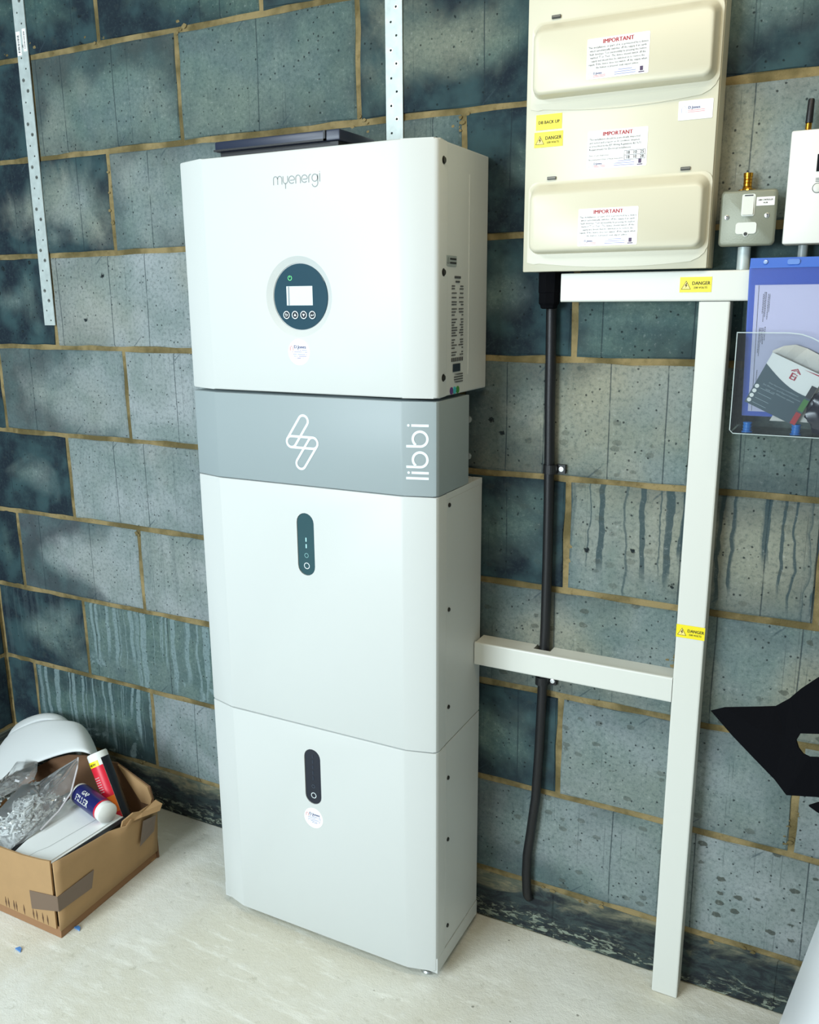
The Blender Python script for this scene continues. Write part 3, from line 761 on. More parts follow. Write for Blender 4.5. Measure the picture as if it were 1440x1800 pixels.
for zoff in (0, .2525, .505):
    if zoff > .5: continue
    c_ = dome(zoff)
    pts = [(-.0730, 1.4500), (-.0730, 1.4230), (-.0600, 1.4200)] + [(-.05 + .26 * k / 12, 1.4125 + .0085 * (abs(k - 6.5) / 6.5) ** 2) for k in range(13)] + [(.2230, 1.4245), (.2310, 1.4320), (.2350, 1.4430), (.2355, 1.4550)]
    bm = bmesh.new(); prism(bm, [(a, b + zoff) for a, b in pts], uy - .0018, uy - .0001, XZ); fin('apron', bm, CREAM, c_)
    for lx in (-.0320, .1925):
        bm = bmesh.new(); box(bm, lx - .0075, lx + .0075, uy - .0030, uy - .0001, 1.5600 + zoff, 1.5650 + zoff)
        l_ = fin('latch', bm, DARKS, t)
        bm = bmesh.new(); box(bm, lx - .0065, lx + .0075, uy - .0036, uy - .0031, 1.5618 + zoff, 1.5640 + zoff); fin('latch_tongue', bm, mat('latch_grey', (96, 92, 82), .4, .5), l_)
def logo_print(s, f, x, z, k=1.0):
    """small installer mark: house outline, name and thin lines"""
    bm = bmesh.new(); ribbon(bm, [(x, z), (x, z + .006 * k), (x + .003 * k, z + .009 * k), (x + .006 * k, z + .006 * k), (x + .006 * k, z)], .0004, f); fin('house_mark', bm, INKP, s)
    text(s, 'D.Jones', .0048 * k, lambda a, b, h: f(a + x + .0078 * k, b + z + .0048 * k, h), INKB, bold=.03)
    bm = bmesh.new()
    for i, v in enumerate((.0028, .0008)):
        prism(bm, [(x + .0078 * k, z + v * k), (x + .029 * k, z + v * k), (x + .029 * k, z + v * k + .0006), (x + .0078 * k, z + v * k + .0006)], .0002, .0005, f)
    fin('red_line', bm, INKK, s)
LINES1 = ['This installation, or part of it, is protected by a device', 'which automatically switches off the supply if an earth', 'fault develops. Test six-monthly by pressing the button',
          "marked 'T' or 'Test'. The device should switch off the", 'supply and should then be switched on to restore the', 'supply. If the device does not switch off the supply when', 'the button is pressed, seek expert advice.']
LINES2 = ['This installation should be periodically inspected', 'and tested and a report on its condition obtained,', 'as prescribed in the IET Wiring Regulations BS 7671', 'Requirements for Electrical Installations.']
def important(x0, z0, y, lines, dates=False, rot=0.0):
    W_, H_ = .1000, .0600
    f0 = wall_f(x0, y, z0, rot)
    bm = bmesh.new(); prism(bm, rrect(0, W_, 0, H_, .002, 3), 0.0001, .0005, f0)
    s = fin('important_label', bm, GLOSSP, t, label='white label headed IMPORTANT in red' + (' with handwritten dates' if dates else ''))
    g0 = lambda dx, dz: (lambda a, b, h=0.0: f0(a + dx, b + dz, h + .0005))
    text(s, 'IMPORTANT', .0088, g0(W_ / 2, H_ - .0088), INKR, 'CENTER', .04, width=.049)
    for i, l in enumerate(lines):
        k = len(l) / 57
        if dates: text(s, l, .0047, g0(.003, H_ - .0150 - i * .0053), INK, 'LEFT', 0, width=.086 * len(l) / 51, res=1)
        else: text(s, l, .0047, g0(W_ / 2, H_ - .0150 - i * .0050), INK, 'CENTER', 0, width=.094 * k, res=1)
    if dates:
        text(s, 'Date of Last Inspection:', .0036, g0(.003, .0200), INK, 'LEFT', 0, width=.034, res=1)
        text(s, 'Recommended Date of Next Inspection:', .0036, g0(.003, .0135), INK, 'LEFT', 0, width=.058, res=1)
        bm = bmesh.new()
        for z_ in (.0115, .0185, .0255): ribbon(bm, [(.063, z_), (.097, z_)], .0005, g0(0, 0))
        for x_ in (.063, .097): ribbon(bm, [(x_, .0115), (x_, .0255)], .0005, g0(0, 0))
        fin('date_box', bm, INK, s)
        text(s, '18   10   25', .0070, g0(.0655, .0198), INK, 'LEFT', .02, width=.028)
        text(s, '18   10   28', .0070, g0(.0655, .0128), INK, 'LEFT', .02, width=.028)
    logo_print(s, g0(0, 0), .004, .0022, .95)
    bm = bmesh.new()
    for i, (a, b) in enumerate(((.052, .074), (.046, .080), (.046, .080))): prism(bm, [(a, .0096 - i * .0032), (b, .0096 - i * .0032), (b, .0104 - i * .0032), (a, .0104 - i * .0032)], .0006, .0009, f0)
    fin('contact_line', bm, INKP, s)
    bm = bmesh.new(); prism(bm, [(.0865, .0045), (.0915, .0045), (.0915, .0110), (.0865, .0110)], .0006, .0009, f0); prism(bm, [(.0845, .0020), (.0935, .0020), (.0935, .0034), (.0845, .0034)], .0006, .0009, f0)
    fin('emblem', bm, mat('ink_plum', (70, 48, 84), .5), s)
    return s
important(.0315, 1.7055, uy - .0306, LINES1)
important(.0292, 1.5722, uy - .0001, LINES2, True)
important(.0272, 1.4462, uy - .0306, LINES1)
bm = bmesh.new(); prism(bm, rrect(0, .053, 0, .0285, .0015, 3), 0, .0009, wall_f(.1758, uy - .0001, 1.6357)); s = fin('name_label', bm, GLOSSP, t, label='small white label with installer name')
fl = wall_f(.1758, uy - .0010, 1.6357); logo_print(s, fl, .005, .010, 1.25)
def danger(parent, x0, z0, y, rot=0.0, wd=.0510, ht=.0245):
    f0 = wall_f(x0, y, z0, rot)
    bm = bmesh.new(); prism(bm, [(0, 0), (wd, 0), (wd, ht), (0, ht)], .0001, .0005, f0)
    s = fin('danger_label', bm, YEL, parent, label='yellow DANGER 230 VOLTS label')
    g0 = lambda dx, dz: (lambda a, b, h=0.0: f0(a + dx, b + dz, h + .0005))
    tri = [(.0030, .0050), (.0175, .0050), (.01025, .0180)]
    bm = bmesh.new(); prism(bm, tri, .0001, .0002, g0(0, 0)); fin('triangle', bm, mat('pale_yellow', (250, 226, 130), .5), s)
    bm = bmesh.new(); ribbon(bm, tri, .0013, g0(0, 0), closed=True)
    prism(bm, [(.0108, .0150), (.0080, .0105), (.0102, .0108), (.0092, .0070), (.0126, .0118), (.0104, .0115), (.0120, .0150)], .0003, .0006, g0(0, 0)); fin('flash_symbol', bm, INK, s)
    text(s, 'DANGER', .0080, g0(.0195, .0118), INK, 'LEFT', .02, width=.0285)
    text(s, '230 VOLTS', .0046, g0(.0225, .0058), INK, 'LEFT', .02, width=.0215)
    return s
danger(t, -.0655, 1.6138, uy - .0001)
bm = bmesh.new(); prism(bm, [(0, 0), (.0460, 0), (.0460, .0245), (0, .0245)], .0001, .0005, wall_f(-.0630, uy - .0001, 1.6417)); s = fin('backup_label', bm, YEL, t, label='yellow DB BACK UP label')
text(s, 'DB BACK UP', .0072, wall_f(-.0630 + .0042, uy - .0006, 1.6417 + .0095), INK, 'LEFT', .02, width=.0370)

# ------------------------------------------------------------------ white trunking
def trunk(name_label, x0, x1, z0, z1, horizontal, notch=None):
    t = thing('trunking', name_label, 'trunking', ((x0 + x1) / 2, -.025, z0), 'white square cable trunking on the wall')
    d = -.0500; i_ = .0018
    if horizontal:
        pts = [(x0, -.0005)]
        pts += [(x1, -.0005), (x1, -.0440), (x0, -.0440)]
        if notch: a, b = notch; pts = [(x0, -.0005), (a, -.0005), (a, -.0245), (b, -.0245), (b, -.0005)] + pts[1:]
        bm = bmesh.new(); prism(bm, pts, z0 + i_, z1 - i_, XY); fin('base_channel', bm, WPLAS, t)
        bm = bmesh.new(); prism(bm, [(-.0445, z0), (d + .003, z0), (d + .0008, z0 + .0008), (d, z0 + .003), (d, z1 - .003), (d + .0008, z1 - .0008), (d + .003, z1), (-.0445, z1), (-.0445, z1 - .0016), (d + .004, z1 - .0016), (d + .004, z0 + .0016), (-.0445, z0 + .0016)], x0, x1, YZ)
    else:
        bm = bmesh.new(); box(bm, x0 + i_, x1 - i_, -.0440, -.0005, z0 + .0002, z1); fin('base_channel', bm, WPLAS, t)
        bm = bmesh.new(); prism(bm, [(x0, -.0400), (x0, d + .003), (x0 + .0008, d + .0008), (x0 + .003, d), (x1 - .003, d), (x1 - .0008, d + .0008), (x1, d + .003), (x1, -.0400), (x1 - .0016, -.0400), (x1 - .0016, d + .004), (x0 + .0016, d + .004), (x0 + .0016, -.0400)], z0, z1 - .0006, XY)
    fin('lid', bm, WPLAS, t)
    return t
tk = trunk('horizontal white trunking directly under the consumer unit', -.0120, .95, 1.3545, 1.4035, True)
danger(tk, .1937, 1.3690, -.0502)
tk = trunk('tall vertical white trunking from the top run down to the floor', .2260, .2760, .0015, 1.3540, False)
danger(tk, .2262, .7620, -.0502, 0.0, .0500, .0245)
trunk('short low white trunking between upper battery and vertical trunking', -.1700, .2255, .6310, .6800, True, (-.052, -.017))

# ------------------------------------------------------------------ black armoured cable with gland and clips
t = thing('cable', 'thick black cable running down the wall right of the battery stack', 'cable', (-.04, -.012, .08))
pts = [(-.0405, 1.40), (-.0400, 1.33), (-.0385, 1.25), (-.0377, 1.18), (-.0350, 1.06), (-.0335, .96), (-.0325, .85), (-.0325, .725), (-.0345, .60), (-.0350, .565), (-.0375, .45), (-.0415, .343), (-.0500, .26), (-.0567, .20), (-.0575, .15), (-.0555, .115)]
P3 = [(a, -.0135, b) for a, b in pts] + [(-.0545, -.0115, .100), (-.0540, -.004, .090), (-.0535, .012, .084)]
bm = bmesh.new(); tube(bm, P3, .0098, 14); fin('sheath', bm, BLACK, t, smooth=60)
bm = bmesh.new()
lathe(bm, (-.0405, -.028, 1.3425), (0, 0, 1), [(.0125, 0), (.0155, .0015), (.0165, .006), (.0195, .010), (.0195, .028), (.0205, .029), (.0205, .0640)], 8); fin('gland', bm, BLACKS, t, label='black cable gland below the consumer unit')
for cx, cz, lb in ((-.0225, 1.0445, 'black cable clip with bright screw, above the low trunking'), (-.0255, .6085, 'black cable clip with bright screw, just under the low trunking')):
    c_ = thing('cable_clip', lb, 'clip', (cx, -.01, cz), 'black cable clips on the thick cable')
    bm = bmesh.new(); cc = cx - .0105
    prism(bm, [(cc + .0135 * math.cos(math.radians(a)), -.0135 + .0130 * math.sin(math.radians(a))) for a in range(180, 361, 15)] + [(cc + .0135, -.0085), (cx + .0175, -.0085), (cx + .0175, -.0005), (cc + .0104, -.0005)]
          + [(cc + .0104 * math.cos(math.radians(a)), -.0135 + .0104 * math.sin(math.radians(a))) for a in range(0, -181, -15)] + [(cc - .0104, -.0005), (cc - .0135, -.0005)], cz - .0085, cz + .0085, XY)
    fin('saddle', bm, BLACK, c_)
    bm = bmesh.new(); lathe(bm, (cx + .0098, -.0083, cz), (0, -1, 0), [(.0048, 0), (.0048, .0012), (.0024, .0018), (.0018, .0008)], 16); fin('screw', bm, mat('bright_zinc', (235, 238, 238), .35, .3), c_, smooth=40)

# ------------------------------------------------------------------ fused spur, brass gland, conduits
t = thing('fused_spur', 'square grey metal switched fused spur right of the consumer unit', 'switch', (.2915, -.02, 1.441))
bm = bmesh.new(); prism(bm, rrect(.2535, .3300, 1.4440, 1.5225, .004, 3), -.0385, -.0005, XZ); fin('back_box', bm, GREYB, t)
bm = bmesh.new(); rings = []
for ins, y in ((0, -.0385), (0, -.0415), (.0012, -.0440), (.0035, -.0452)):
    rings.append([bm.verts.new((a, y, b)) for a, b in rrect(.2487 + ins, .3337 - ins, 1.4403 + ins, 1.5260 - ins, .0065, 4)])
for q, s_ in zip(rings, rings[1:]):
    for k in range(len(q)): bm.faces.new((q[k], q[(k + 1) % len(q)], s_[(k + 1) % len(q)], s_[k]))
bm.faces.new(rings[-1]); bm.faces.new(rings[0][::-1]); fp = fin('face_plate', bm, GREYB, t, smooth=50)
bm = bmesh.new(); prism(bm, rrect(.2812, .3012, 1.4860, 1.5195, .0030, 3), -.0462, -.0445, XZ); sw_ = fin('switch_frame', bm, WPLAS, t)
bm = bmesh.new(); vs = [(.2832, 1.4880), (.2992, 1.4880), (.2992, 1.5160), (.2832, 1.5160)]
a = [bm.verts.new((x_, -.0455, z_)) for x_, z_ in vs]; b = [bm.verts.new((x_, -.0500 if z_ < 1.5 else -.0468, z_)) for x_, z_ in vs]
bm.faces.new(a); bm.faces.new(b[::-1])
for k in range(4): bm.faces.new((a[k], a[(k + 1) % 4], b[(k + 1) % 4], b[k]))
fin('rocker', bm, WPLAS, sw_)
bm = bmesh.new(); box(bm, .2850, .2975, -.0474, -.0467, 1.5165, 1.5180); fin('rocker_gap', bm, INK, sw_)
bm = bmesh.new(); prism(bm, rrect(.2745, .3060, 1.4590, 1.4765, .0040, 3), -.0468, -.0445, XZ); prism(bm, arc(.2903, 1.4590, .0042, 180, 360, 10), -.0468, -.0445, XZ); fh = fin('fuse_holder', bm, WPLAS, t)
bm = bmesh.new(); lathe(bm, (.2903, -.0466, 1.4588), (0, -1, 0), [(.0028, 0), (.0028, .0010)], 14); fin('screw', bm, DARKS, fh)
for sx_, sz_ in ((.2598, 1.4852), (.3203, 1.4858)):
    bm = bmesh.new(); lathe(bm, (sx_, -.0450, sz_), (0, -1, 0), [(.0040, 0), (.0038, .0012), (.0020, .0018)], 16); sc_ = fin('screw', bm, STEEL, t, smooth=40)
    bm = bmesh.new(); box(bm, sx_ - .0005, sx_ + .0005, -.0472, -.0465, sz_ - .003, sz_ + .003); fin('slot', bm, INK, sc_)
bm = bmesh.new(); box(bm, .3030, .3298, -.0458, -.0450, 1.5010, 1.5140); s = fin('printed_label', bm, PAPER, t, label='small white printed label')
text(s, 'LIBBI CONTROLLER', .0034, wall_f(.3164, -.0459, 1.5085), INK, 'CENTER', .02, width=.0215); text(s, 'HUB', .0034, wall_f(.3164, -.0459, 1.5040), INK, 'CENTER', .02)
t = thing('brass_gland', 'ribbed brass cable gland on top of the grey fused spur', 'gland', (.2845, -.020, 1.5225))
bm = bmesh.new(); n = 24
rings = []
for r_, h_ in ((.0125, 0), (.0125, .0060), (.0085, .0065), (.0072, .009)):
    rings.append([bm.verts.new((.2845 + (r_ * (1 + (.08 if k % 2 and r_ > .012 else 0))) * math.cos(2 * PI * k / n), -.020 + (r_ * (1 + (.08 if k % 2 and r_ > .012 else 0))) * math.sin(2 * PI * k / n), 1.5228 + h_)) for k in range(n)])
for q, s_ in zip(rings, rings[1:]):
    for k in range(n): bm.faces.new((q[k], q[(k + 1) % n], s_[(k + 1) % n], s_[k]))
bm.faces.new(rings[0][::-1]); bm.faces.new(rings[-1]); fin('lock_nut', bm, BRASS, t)
bm = bmesh.new(); lathe(bm, (.2845, -.020, 1.5315), (0, 0, 1), [(.0068, 0), (.0074, .002), (.0066, .0026), (.0066, .0065), (.0074, .0072), (.0066, .0080), (.0066, .0115), (.0074, .0122), (.0066, .0130), (.0066, .0165), (.0073, .0170), (.0073, .0225), (.0060, .0228)], 24); fin('ribbed_tail', bm, BRASS, t, smooth=30)
for nm, cx, r_, z1_, lb in (('conduit', .2875, .0100, 1.4400, 'short galvanised conduit under the grey fused spur'), ('conduit', .3755, .0072, 1.4400, 'short thin grey conduit under the white hub')):
    bm = bmesh.new(); cyl(bm, (cx, -.0225, 1.4036), (cx, -.0225, z1_), r_, 20); o = fin(nm, bm, GALV if r_ > .009 else mat('grey_conduit', (150, 160, 158), .35), smooth=40); o['label'] = lb; o['category'] = 'conduit'; o['group'] = 'short conduits above the top trunking'

# ------------------------------------------------------------------ white hub with aerial
t = thing('control_hub', 'white plastic control hub with screen at the right edge of the picture', 'hub', (.395, -.02, 1.441))
bm = bmesh.new(); box(bm, .3455, .4455, -.046, -.0005, 1.4408, 1.6080, bev=.003); fin('case', bm, mat('hub_white', (226, 227, 220), .4), t, smooth=35)
bm = bmesh.new(); box(bm, .3855, .4300, -.0470, -.0455, 1.5465, 1.5715); fin('screen', bm, mat('screen_black', (10, 12, 14), .15), t)
for k in range(3):
    bm = bmesh.new(); box(bm, .3858 + .0, .3920, -.0466, -.0458, 1.5318 + k * .0022, 1.5326 + k * .0022); fin('vent_line', bm, INKG, t)
for k in range(4):
    cx = .3895 + k * .014
    bm = bmesh.new(); lathe(bm, (cx, -.0458, 1.5225), (0, -1, 0), [(.0064, 0), (.0062, .0012), (.0054, .0016)], 24); b_ = fin('button', bm, WPLAS, t, smooth=40)
    bm = bmesh.new(); ribbon(bm, arc(cx, 1.5225, .0071, 0, 360, 24), .0009, lambda u_, v_, h_: (u_, -.0462, v_)); fin('button_ring', bm, INKG, b_)
t2 = thing('aerial', 'short black stub aerial with brass base on top of the white hub', 'aerial', (.3670, -.025, 1.608))
bm = bmesh.new(); lathe(bm, (.3670, -.025, 1.6078), (.02, 0, 1), [(.0036, 0), (.0036, .0030), (.0046, .0034), (.0046, .0120), (.0038, .0126), (.0038, .015)], 16); fin('connector', bm, BRASS, t2, smooth=30)
bm = bmesh.new(); lathe(bm, (.3674, -.025, 1.6205), (.02, 0, 1), [(.0052, 0), (.0054, .002), (.0048, .0325), (.0040, .0345)], 16); fin('whip', bm, BLACK, t2, smooth=40)

# ------------------------------------------------------------------ acrylic holder with folder, leaflet, plugs
def clear_mat(name, tint, alpha=0.25, rough=0.05):
    if name in MATS: return MATS[name]
    m = bpy.data.materials.new(name); m.use_nodes = True; nt = m.node_tree; nt.nodes.clear()
    N_ = nt.nodes.new; L_ = nt.links.new
    out = N_('ShaderNodeOutputMaterial'); m1 = N_('ShaderNodeMixShader'); m2 = N_('ShaderNodeMixShader')
    tr = N_('ShaderNodeBsdfTransparent'); df = N_('ShaderNodeBsdfDiffuse'); gl = N_('ShaderNodeBsdfGlossy'); fr = N_('ShaderNodeFresnel'); fr.inputs[0].default_value = 1.45
    tr.inputs[0].default_value = lin(tint); df.inputs[0].default_value = lin(tint); gl.inputs['Roughness'].default_value = rough
    m1.inputs[0].default_value = alpha; L_(tr.outputs[0], m1.inputs[1]); L_(df.outputs[0], m1.inputs[2])
    L_(fr.outputs[0], m2.inputs[0]); L_(m1.outputs[0], m2.inputs[1]); L_(gl.outputs[0], m2.inputs[2]); L_(m2.outputs[0], out.inputs[0])
    MATS[name] = m; return m
CLEAR = clear_mat('clear_acrylic', (250, 252, 252), 0.01)
EDGEC = mat('acrylic_edge', (206, 222, 222), .15, alpha=.75)
BLUEF = clear_mat('translucent_blue_plastic', (24, 84, 190), 0.62, 0.25)
t = thing('leaflet_holder', 'clear acrylic wall pocket holding papers, right of the vertical trunking', 'holder', (.40, -.03, 1.145))
hx0, hx1, hz0, hz1, hy0, hy1 = .2945, .5150, 1.1430, 1.3055, -.0900, -.0560
top = [(hx0, 1.3055), (.372, 1.3055), (.390, 1.3035), (.405, 1.2985), (.425, 1.2880), (.455, 1.2880), (.475, 1.2985), (.490, 1.3040), (hx1, 1.3055)]
bm = bmesh.new(); prism(bm, [(hx0 + .006, hz0)] + [(hx0 + .0015, hz0 + .002), (hx0, hz0 + .007)] + top + [(hx1, hz0 + .007), (hx1 - .0015, hz0 + .002), (hx1 - .006, hz0)], hy0, hy0 + .0022, XZ); fin('front_panel', bm, CLEAR, t)
bm = bmesh.new(); ribbon(bm, top, .0016, lambda u_, v_, h_: (u_, hy0 - .0002, v_)); ribbon(bm, [(hx0 + .0008, 1.3055), (hx0 + .0008, hz0 + .006), (hx0 + .006, hz0 + .0008), (hx1 - .006, hz0 + .0008), (hx1 - .0008, hz0 + .006), (hx1 - .0008, 1.3055)], .0014, lambda u_, v_, h_: (u_, hy0 - .0002, v_)); fin('bright_edge', bm, EDGEC, t, label='bright polished edge')
bm = bmesh.new(); box(bm, hx0, hx0 + .002, hy0 + .0022, -.0005, hz0 + .004, 1.3055); fin('side_panel', bm, CLEAR, t)
bm = bmesh.new(); box(bm, hx1 - .002, hx1, hy0 + .0022, -.0005, hz0 + .004, 1.3055); fin('side_panel', bm, CLEAR, t)
bm = bmesh.new(); box(bm, hx0 + .004, hx1 - .004, hy0 + .0022, -.0005, hz0, hz0 + .0022); fin('bottom_panel', bm, CLEAR, t)
bm = bmesh.new(); box(bm, hx0, hx1, -.0028, -.0006, hz0, 1.3400); fin('back_panel', bm, CLEAR, t)
bm = bmesh.new(); cyl(bm, (.345, -.010, 1.148), (.345, -.010, 1.168), .001, 4); bm.free()
t = thing('document_folder', 'translucent blue plastic folder of white papers standing in the clear holder', 'folder', (.41, -.06, 1.172))
bm = bmesh.new(); prism(bm, [(.3086, 1.1700), (.3020, 1.4062), (.5250, 1.4062), (.5250, 1.1700)], -.0580, -.0572, XZ); fin('back_cover', bm, mat('blue_plastic', (22, 86, 190), .35), t)
bm = bmesh.new(); prism(bm, [(.3086, 1.1700), (.3020, 1.4062), (.5250, 1.4062), (.5250, 1.1700)], -.0640, -.0634, XZ); fin('front_cover', bm, clear_mat('clear_blue_front', (249, 249, 254), 0.02, .1), t)
bm = bmesh.new(); prism(bm, [(-.0645, 1.4050), (-.0645, 1.4065), (-.0600, 1.4205), (-.0580, 1.4205), (-.0630, 1.4050)], .3030, .5250, YZ)
fl_ = fin('top_flap', bm, mat('blue_flap', (56, 104, 196), .3), t)
bm = bmesh.new(); lathe(bm, (.3260, -.0634, 1.4140), (0, -1, .3), [(.0035, 0), (.0030, .0015), (.0010, .0018)], 14); fin('press_stud', bm, mat('stud', (150, 176, 220), .2), fl_)
bm = bmesh.new(); prism(bm, rrect(.3580, .3760, 1.4095, 1.4175, .003, 4), -.0652, -.0635, XZ); fin('flap_tab', bm, mat('flap_tab', (96, 134, 206), .3), fl_)
bm = bmesh.new(); prism(bm, [(.3178, 1.1780), (.3131, 1.3790), (.5200, 1.3790), (.5200, 1.1780)], -.0615, -.0595, XZ); s = fin('letter_sheet', bm, mat('sheet_paper', (226, 226, 236), .6), t, label='white letter with sideways print')
bm = bmesh.new(); ribbon(bm, [(.3235, 1.1790), (.3190, 1.3785)], .0007, lambda u_, v_, h_: (u_, -.0618, v_)); fin('margin_line', bm, INKG, s)
bm = bmesh.new(); rr = random.Random(11)
for (x_, za, zb) in ((.3265, 1.365, 1.335), (.3285, 1.368, 1.322), (.3305, 1.368, 1.330), (.3340, 1.365, 1.327), (.3360, 1.365, 1.338),
                    (.3245, 1.312, 1.275), (.3262, 1.312, 1.268), (.3285, 1.312, 1.290), (.3305, 1.312, 1.286), (.3330, 1.314, 1.292), (.3262, 1.245, 1.19)):
    z_ = za
    while z_ > zb:
        e = z_ - rr.uniform(.001, .003); prism(bm, [(x_, e), (x_ + .0009, e), (x_ + .0009, z_), (x_, z_)], -.0619, -.0616, XZ); z_ = e - .0008
fin('small_print', bm, INKG, s, label='sideways small print')
# loose sheets behind the leaflet
t = thing('paper_bag', 'crumpled translucent white paper tucked behind the leaflet in the holder', 'paper', (.42, -.07, 1.16))
bm = bmesh.new(); rr = random.Random(4); G = 9
grid = [[bm.verts.new((.353 + .150 * i / G + .006 * math.sin(j * 1.3), -.0690 + rr.uniform(-.0022, .0022), 1.165 + .112 * j / G + (.010 * math.sin(i * .9) if j == G else 0))) for i in range(G + 1)] for j in range(G + 1)]
for j in range(G):
    for i in range(G): bm.faces.new((grid[j][i], grid[j][i + 1], grid[j + 1][i + 1], grid[j + 1][i]))
o = fin('crumpled_sheet', bm, mat('tissue', (206, 204, 198), .6), t); md = o.modifiers.new('th', 'SOLIDIFY'); md.thickness = .0006
# leaflet
t = thing('leaflet', 'dark slate and white instruction leaflet tilted in the clear holder', 'leaflet', (.365, -.08, 1.165))
LF = plane_f((.3135, -.0800, 1.1955), Vector((.082, 0, -.0375)), Vector((.0375, 0, .082)))
Wl, Hl = .0860, .0870
bm = bmesh.new(); prism(bm, [(0, 0), (Wl, 0), (Wl, Hl), (0, Hl)], -.0015, 0, LF); s = fin('booklet', bm, PAPER, t)
bm = bmesh.new(); curve_ = [(Wl * k / 12, .0680 - .0200 * math.sin(PI * .62 * k / 12) + .0 * k) for k in range(13)]
prism(bm, [(0, 0), (Wl, 0)] + curve_[::-1], .0001, .0004, LF); s = fin('dark_panel', bm, mat('leaflet_slate', (62, 84, 94), .35), t, label='dark slate panel with pale print')
LP = mat('leaflet_print', (160, 178, 184), .5)
g0 = lambda dx, dz: (lambda a, b, h=0.0: LF(a + dx, b + dz, h + .0005))
text(s, 'Our fast-track installations', .0040, g0(.043, .0420), LP, 'CENTER', 0, width=.050, res=1)
text(s, 'for Monitor and Expert Detectors', .0040, g0(.043, .0365), LP, 'CENTER', 0, width=.062, res=1)
text(s, 'with our Wireless system', .0040, g0(.043, .0310), LP, 'CENTER', 0, width=.048, res=1)
bm = bmesh.new()
for k in range(4): prism(bm, arc(.0048, .0060 + k * .0082, .0033, 0, 345, 14), .0005, .0008, LF)
fin('round_icon', bm, PAPER, s)
bm = bmesh.new()
for k in range(4):
    for v in (0,): prism(bm, [(.0110, .0050 + k * .0082), (.0340, .0050 + k * .0082), (.0340, .0056 + k * .0082), (.0110, .0056 + k * .0082)], .0005, .0008, LF)
fin('thin_line', bm, LP, s)
for c_, v0, nm in (((176, 40, 46), 0.001, 'red'), ((70, 130, 60), .0240, 'green'), ((40, 44, 50), .0470, 'black')):
    bm = bmesh.new(); prism(bm, [(Wl - .0090, v0), (Wl - .0005, v0), (Wl - .0005, v0 + .020), (Wl - .0090, v0 + .020)], .0005, .0009, LF); fin('page_tab', bm, mat('tab_' + nm, c_, .4), s, label=nm + ' page tab')
CR = mat('crimson', (176, 24, 60), .5)
text(s, 'Ei', .0150, g0(.0400, .0620), CR, 'LEFT', .03)
bm = bmesh.new(); ribbon(bm, [(.0385, .0740), (.0460, .0800), (.0535, .0740)], .0018, LF); ribbon(bm, [(.0420, .0745), (.0460, .0775), (.0500, .0745)], .0012, LF); prism(bm, [(.055, .0835), (Wl, .0835), (Wl, .0860)], .0002, .0005, LF); fin('roof_mark', bm, CR, s)
for cx, lb in ((.3205, 'ribbed blue plastic wall plug at the left of the clear holder'), (.3940, 'blue plastic wall plug with flange, below the leaflet')):
    t = thing('wall_plug', lb, 'plug', (cx, -.074, hz0 + .0024), 'blue plastic plugs in the clear holder')
    rib = [(.0085, 0), (.0085, .0015), (.0062, .0018)]
    for k in range(3): rib += [(.0062, .0030 + k * .005), (.0070, .0036 + k * .005), (.0070, .0058 + k * .005), (.0062, .0064 + k * .005)]
    bm = bmesh.new(); lathe(bm, (cx, -.074, hz0 + .0024), (0, 0, 1), rib, 18); fin('body', bm, mat('plug_blue', (40, 120, 200), .35), t, smooth=30)
# dark bag of parts in the holder
t = thing('parts_bag', 'dark crumpled plastic bag at the right end of the clear holder', 'bag', (.44, -.07, 1.146))
bm = bmesh.new(); bmesh.ops.create_icosphere(bm, subdivisions=4, radius=1.0)
for v in bm.verts:
    d_ = 1 + .28 * noise.noise(v.co * 2.2) + .12 * noise.noise(v.co * 6)
    v.co = Vector((.444 + v.co.x * d_ * .036, -.0745 + max(-1, min(1, v.co.y * d_)) * .0080, 1.1855 + max(-.96, v.co.z * d_) * .0400))
fin('wrinkled_film', bm, mat('dark_film', (26, 30, 46), .22), t, smooth=40)

# ------------------------------------------------------------------ black sheet and white bin at the right edge
t = thing('white_bin', 'white smooth sided container cut off by the lower right corner', 'container', (.75, -.37, 0))
bm = bmesh.new()
lo = [(.433, -.50), (.98, -.50), (.98, -.22), (.433, -.22)]; hi = [(.553, -.52), (1.05, -.52), (1.05, -.20), (.553, -.20)]
a = [bm.verts.new((x_, y_, 0.0)) for x_, y_ in lo]; b = [bm.verts.new((x_, y_, .625)) for x_, y_ in hi]
bm.faces.new(a); bm.faces.new(b[::-1])
for k in range(4): bm.faces.new((a[k], a[(k + 1) % 4], b[(k + 1) % 4], b[k]))
bmesh.ops.bevel(bm, geom=bm.edges[:], offset=.008, segments=3, profile=.5, affect='EDGES'); fin('body', bm, mat('bin_white', (246, 250, 255), .35), t, smooth=40)
bm = bmesh.new(); box(bm, .545, 1.058, -.528, -.192, .6255, .6400, bev=.004); fin('lid', bm, mat('bin_white', (246, 250, 255), .35), t, smooth=40)
t = thing('black_sheet', 'black folded plastic sheet with rounded cut-out jutting in from the right', 'sheet', (.62, -.33, .641))
Z_ = lambda u_, v_, y_: (u_, y_, v_)
upper = [(.3268, .7481), (.3467, .7581), (.3700, .7640), (.3979, .7703), (.4169, .7762), (.4347, .7936), (.4483, .8116), (.4687, .8334), (.5300, .8650), (.6600, .8500)]
lowr = [(.6600, .6410), (.4857, .6440), (.4420, .6425)]
bm = bmesh.new()
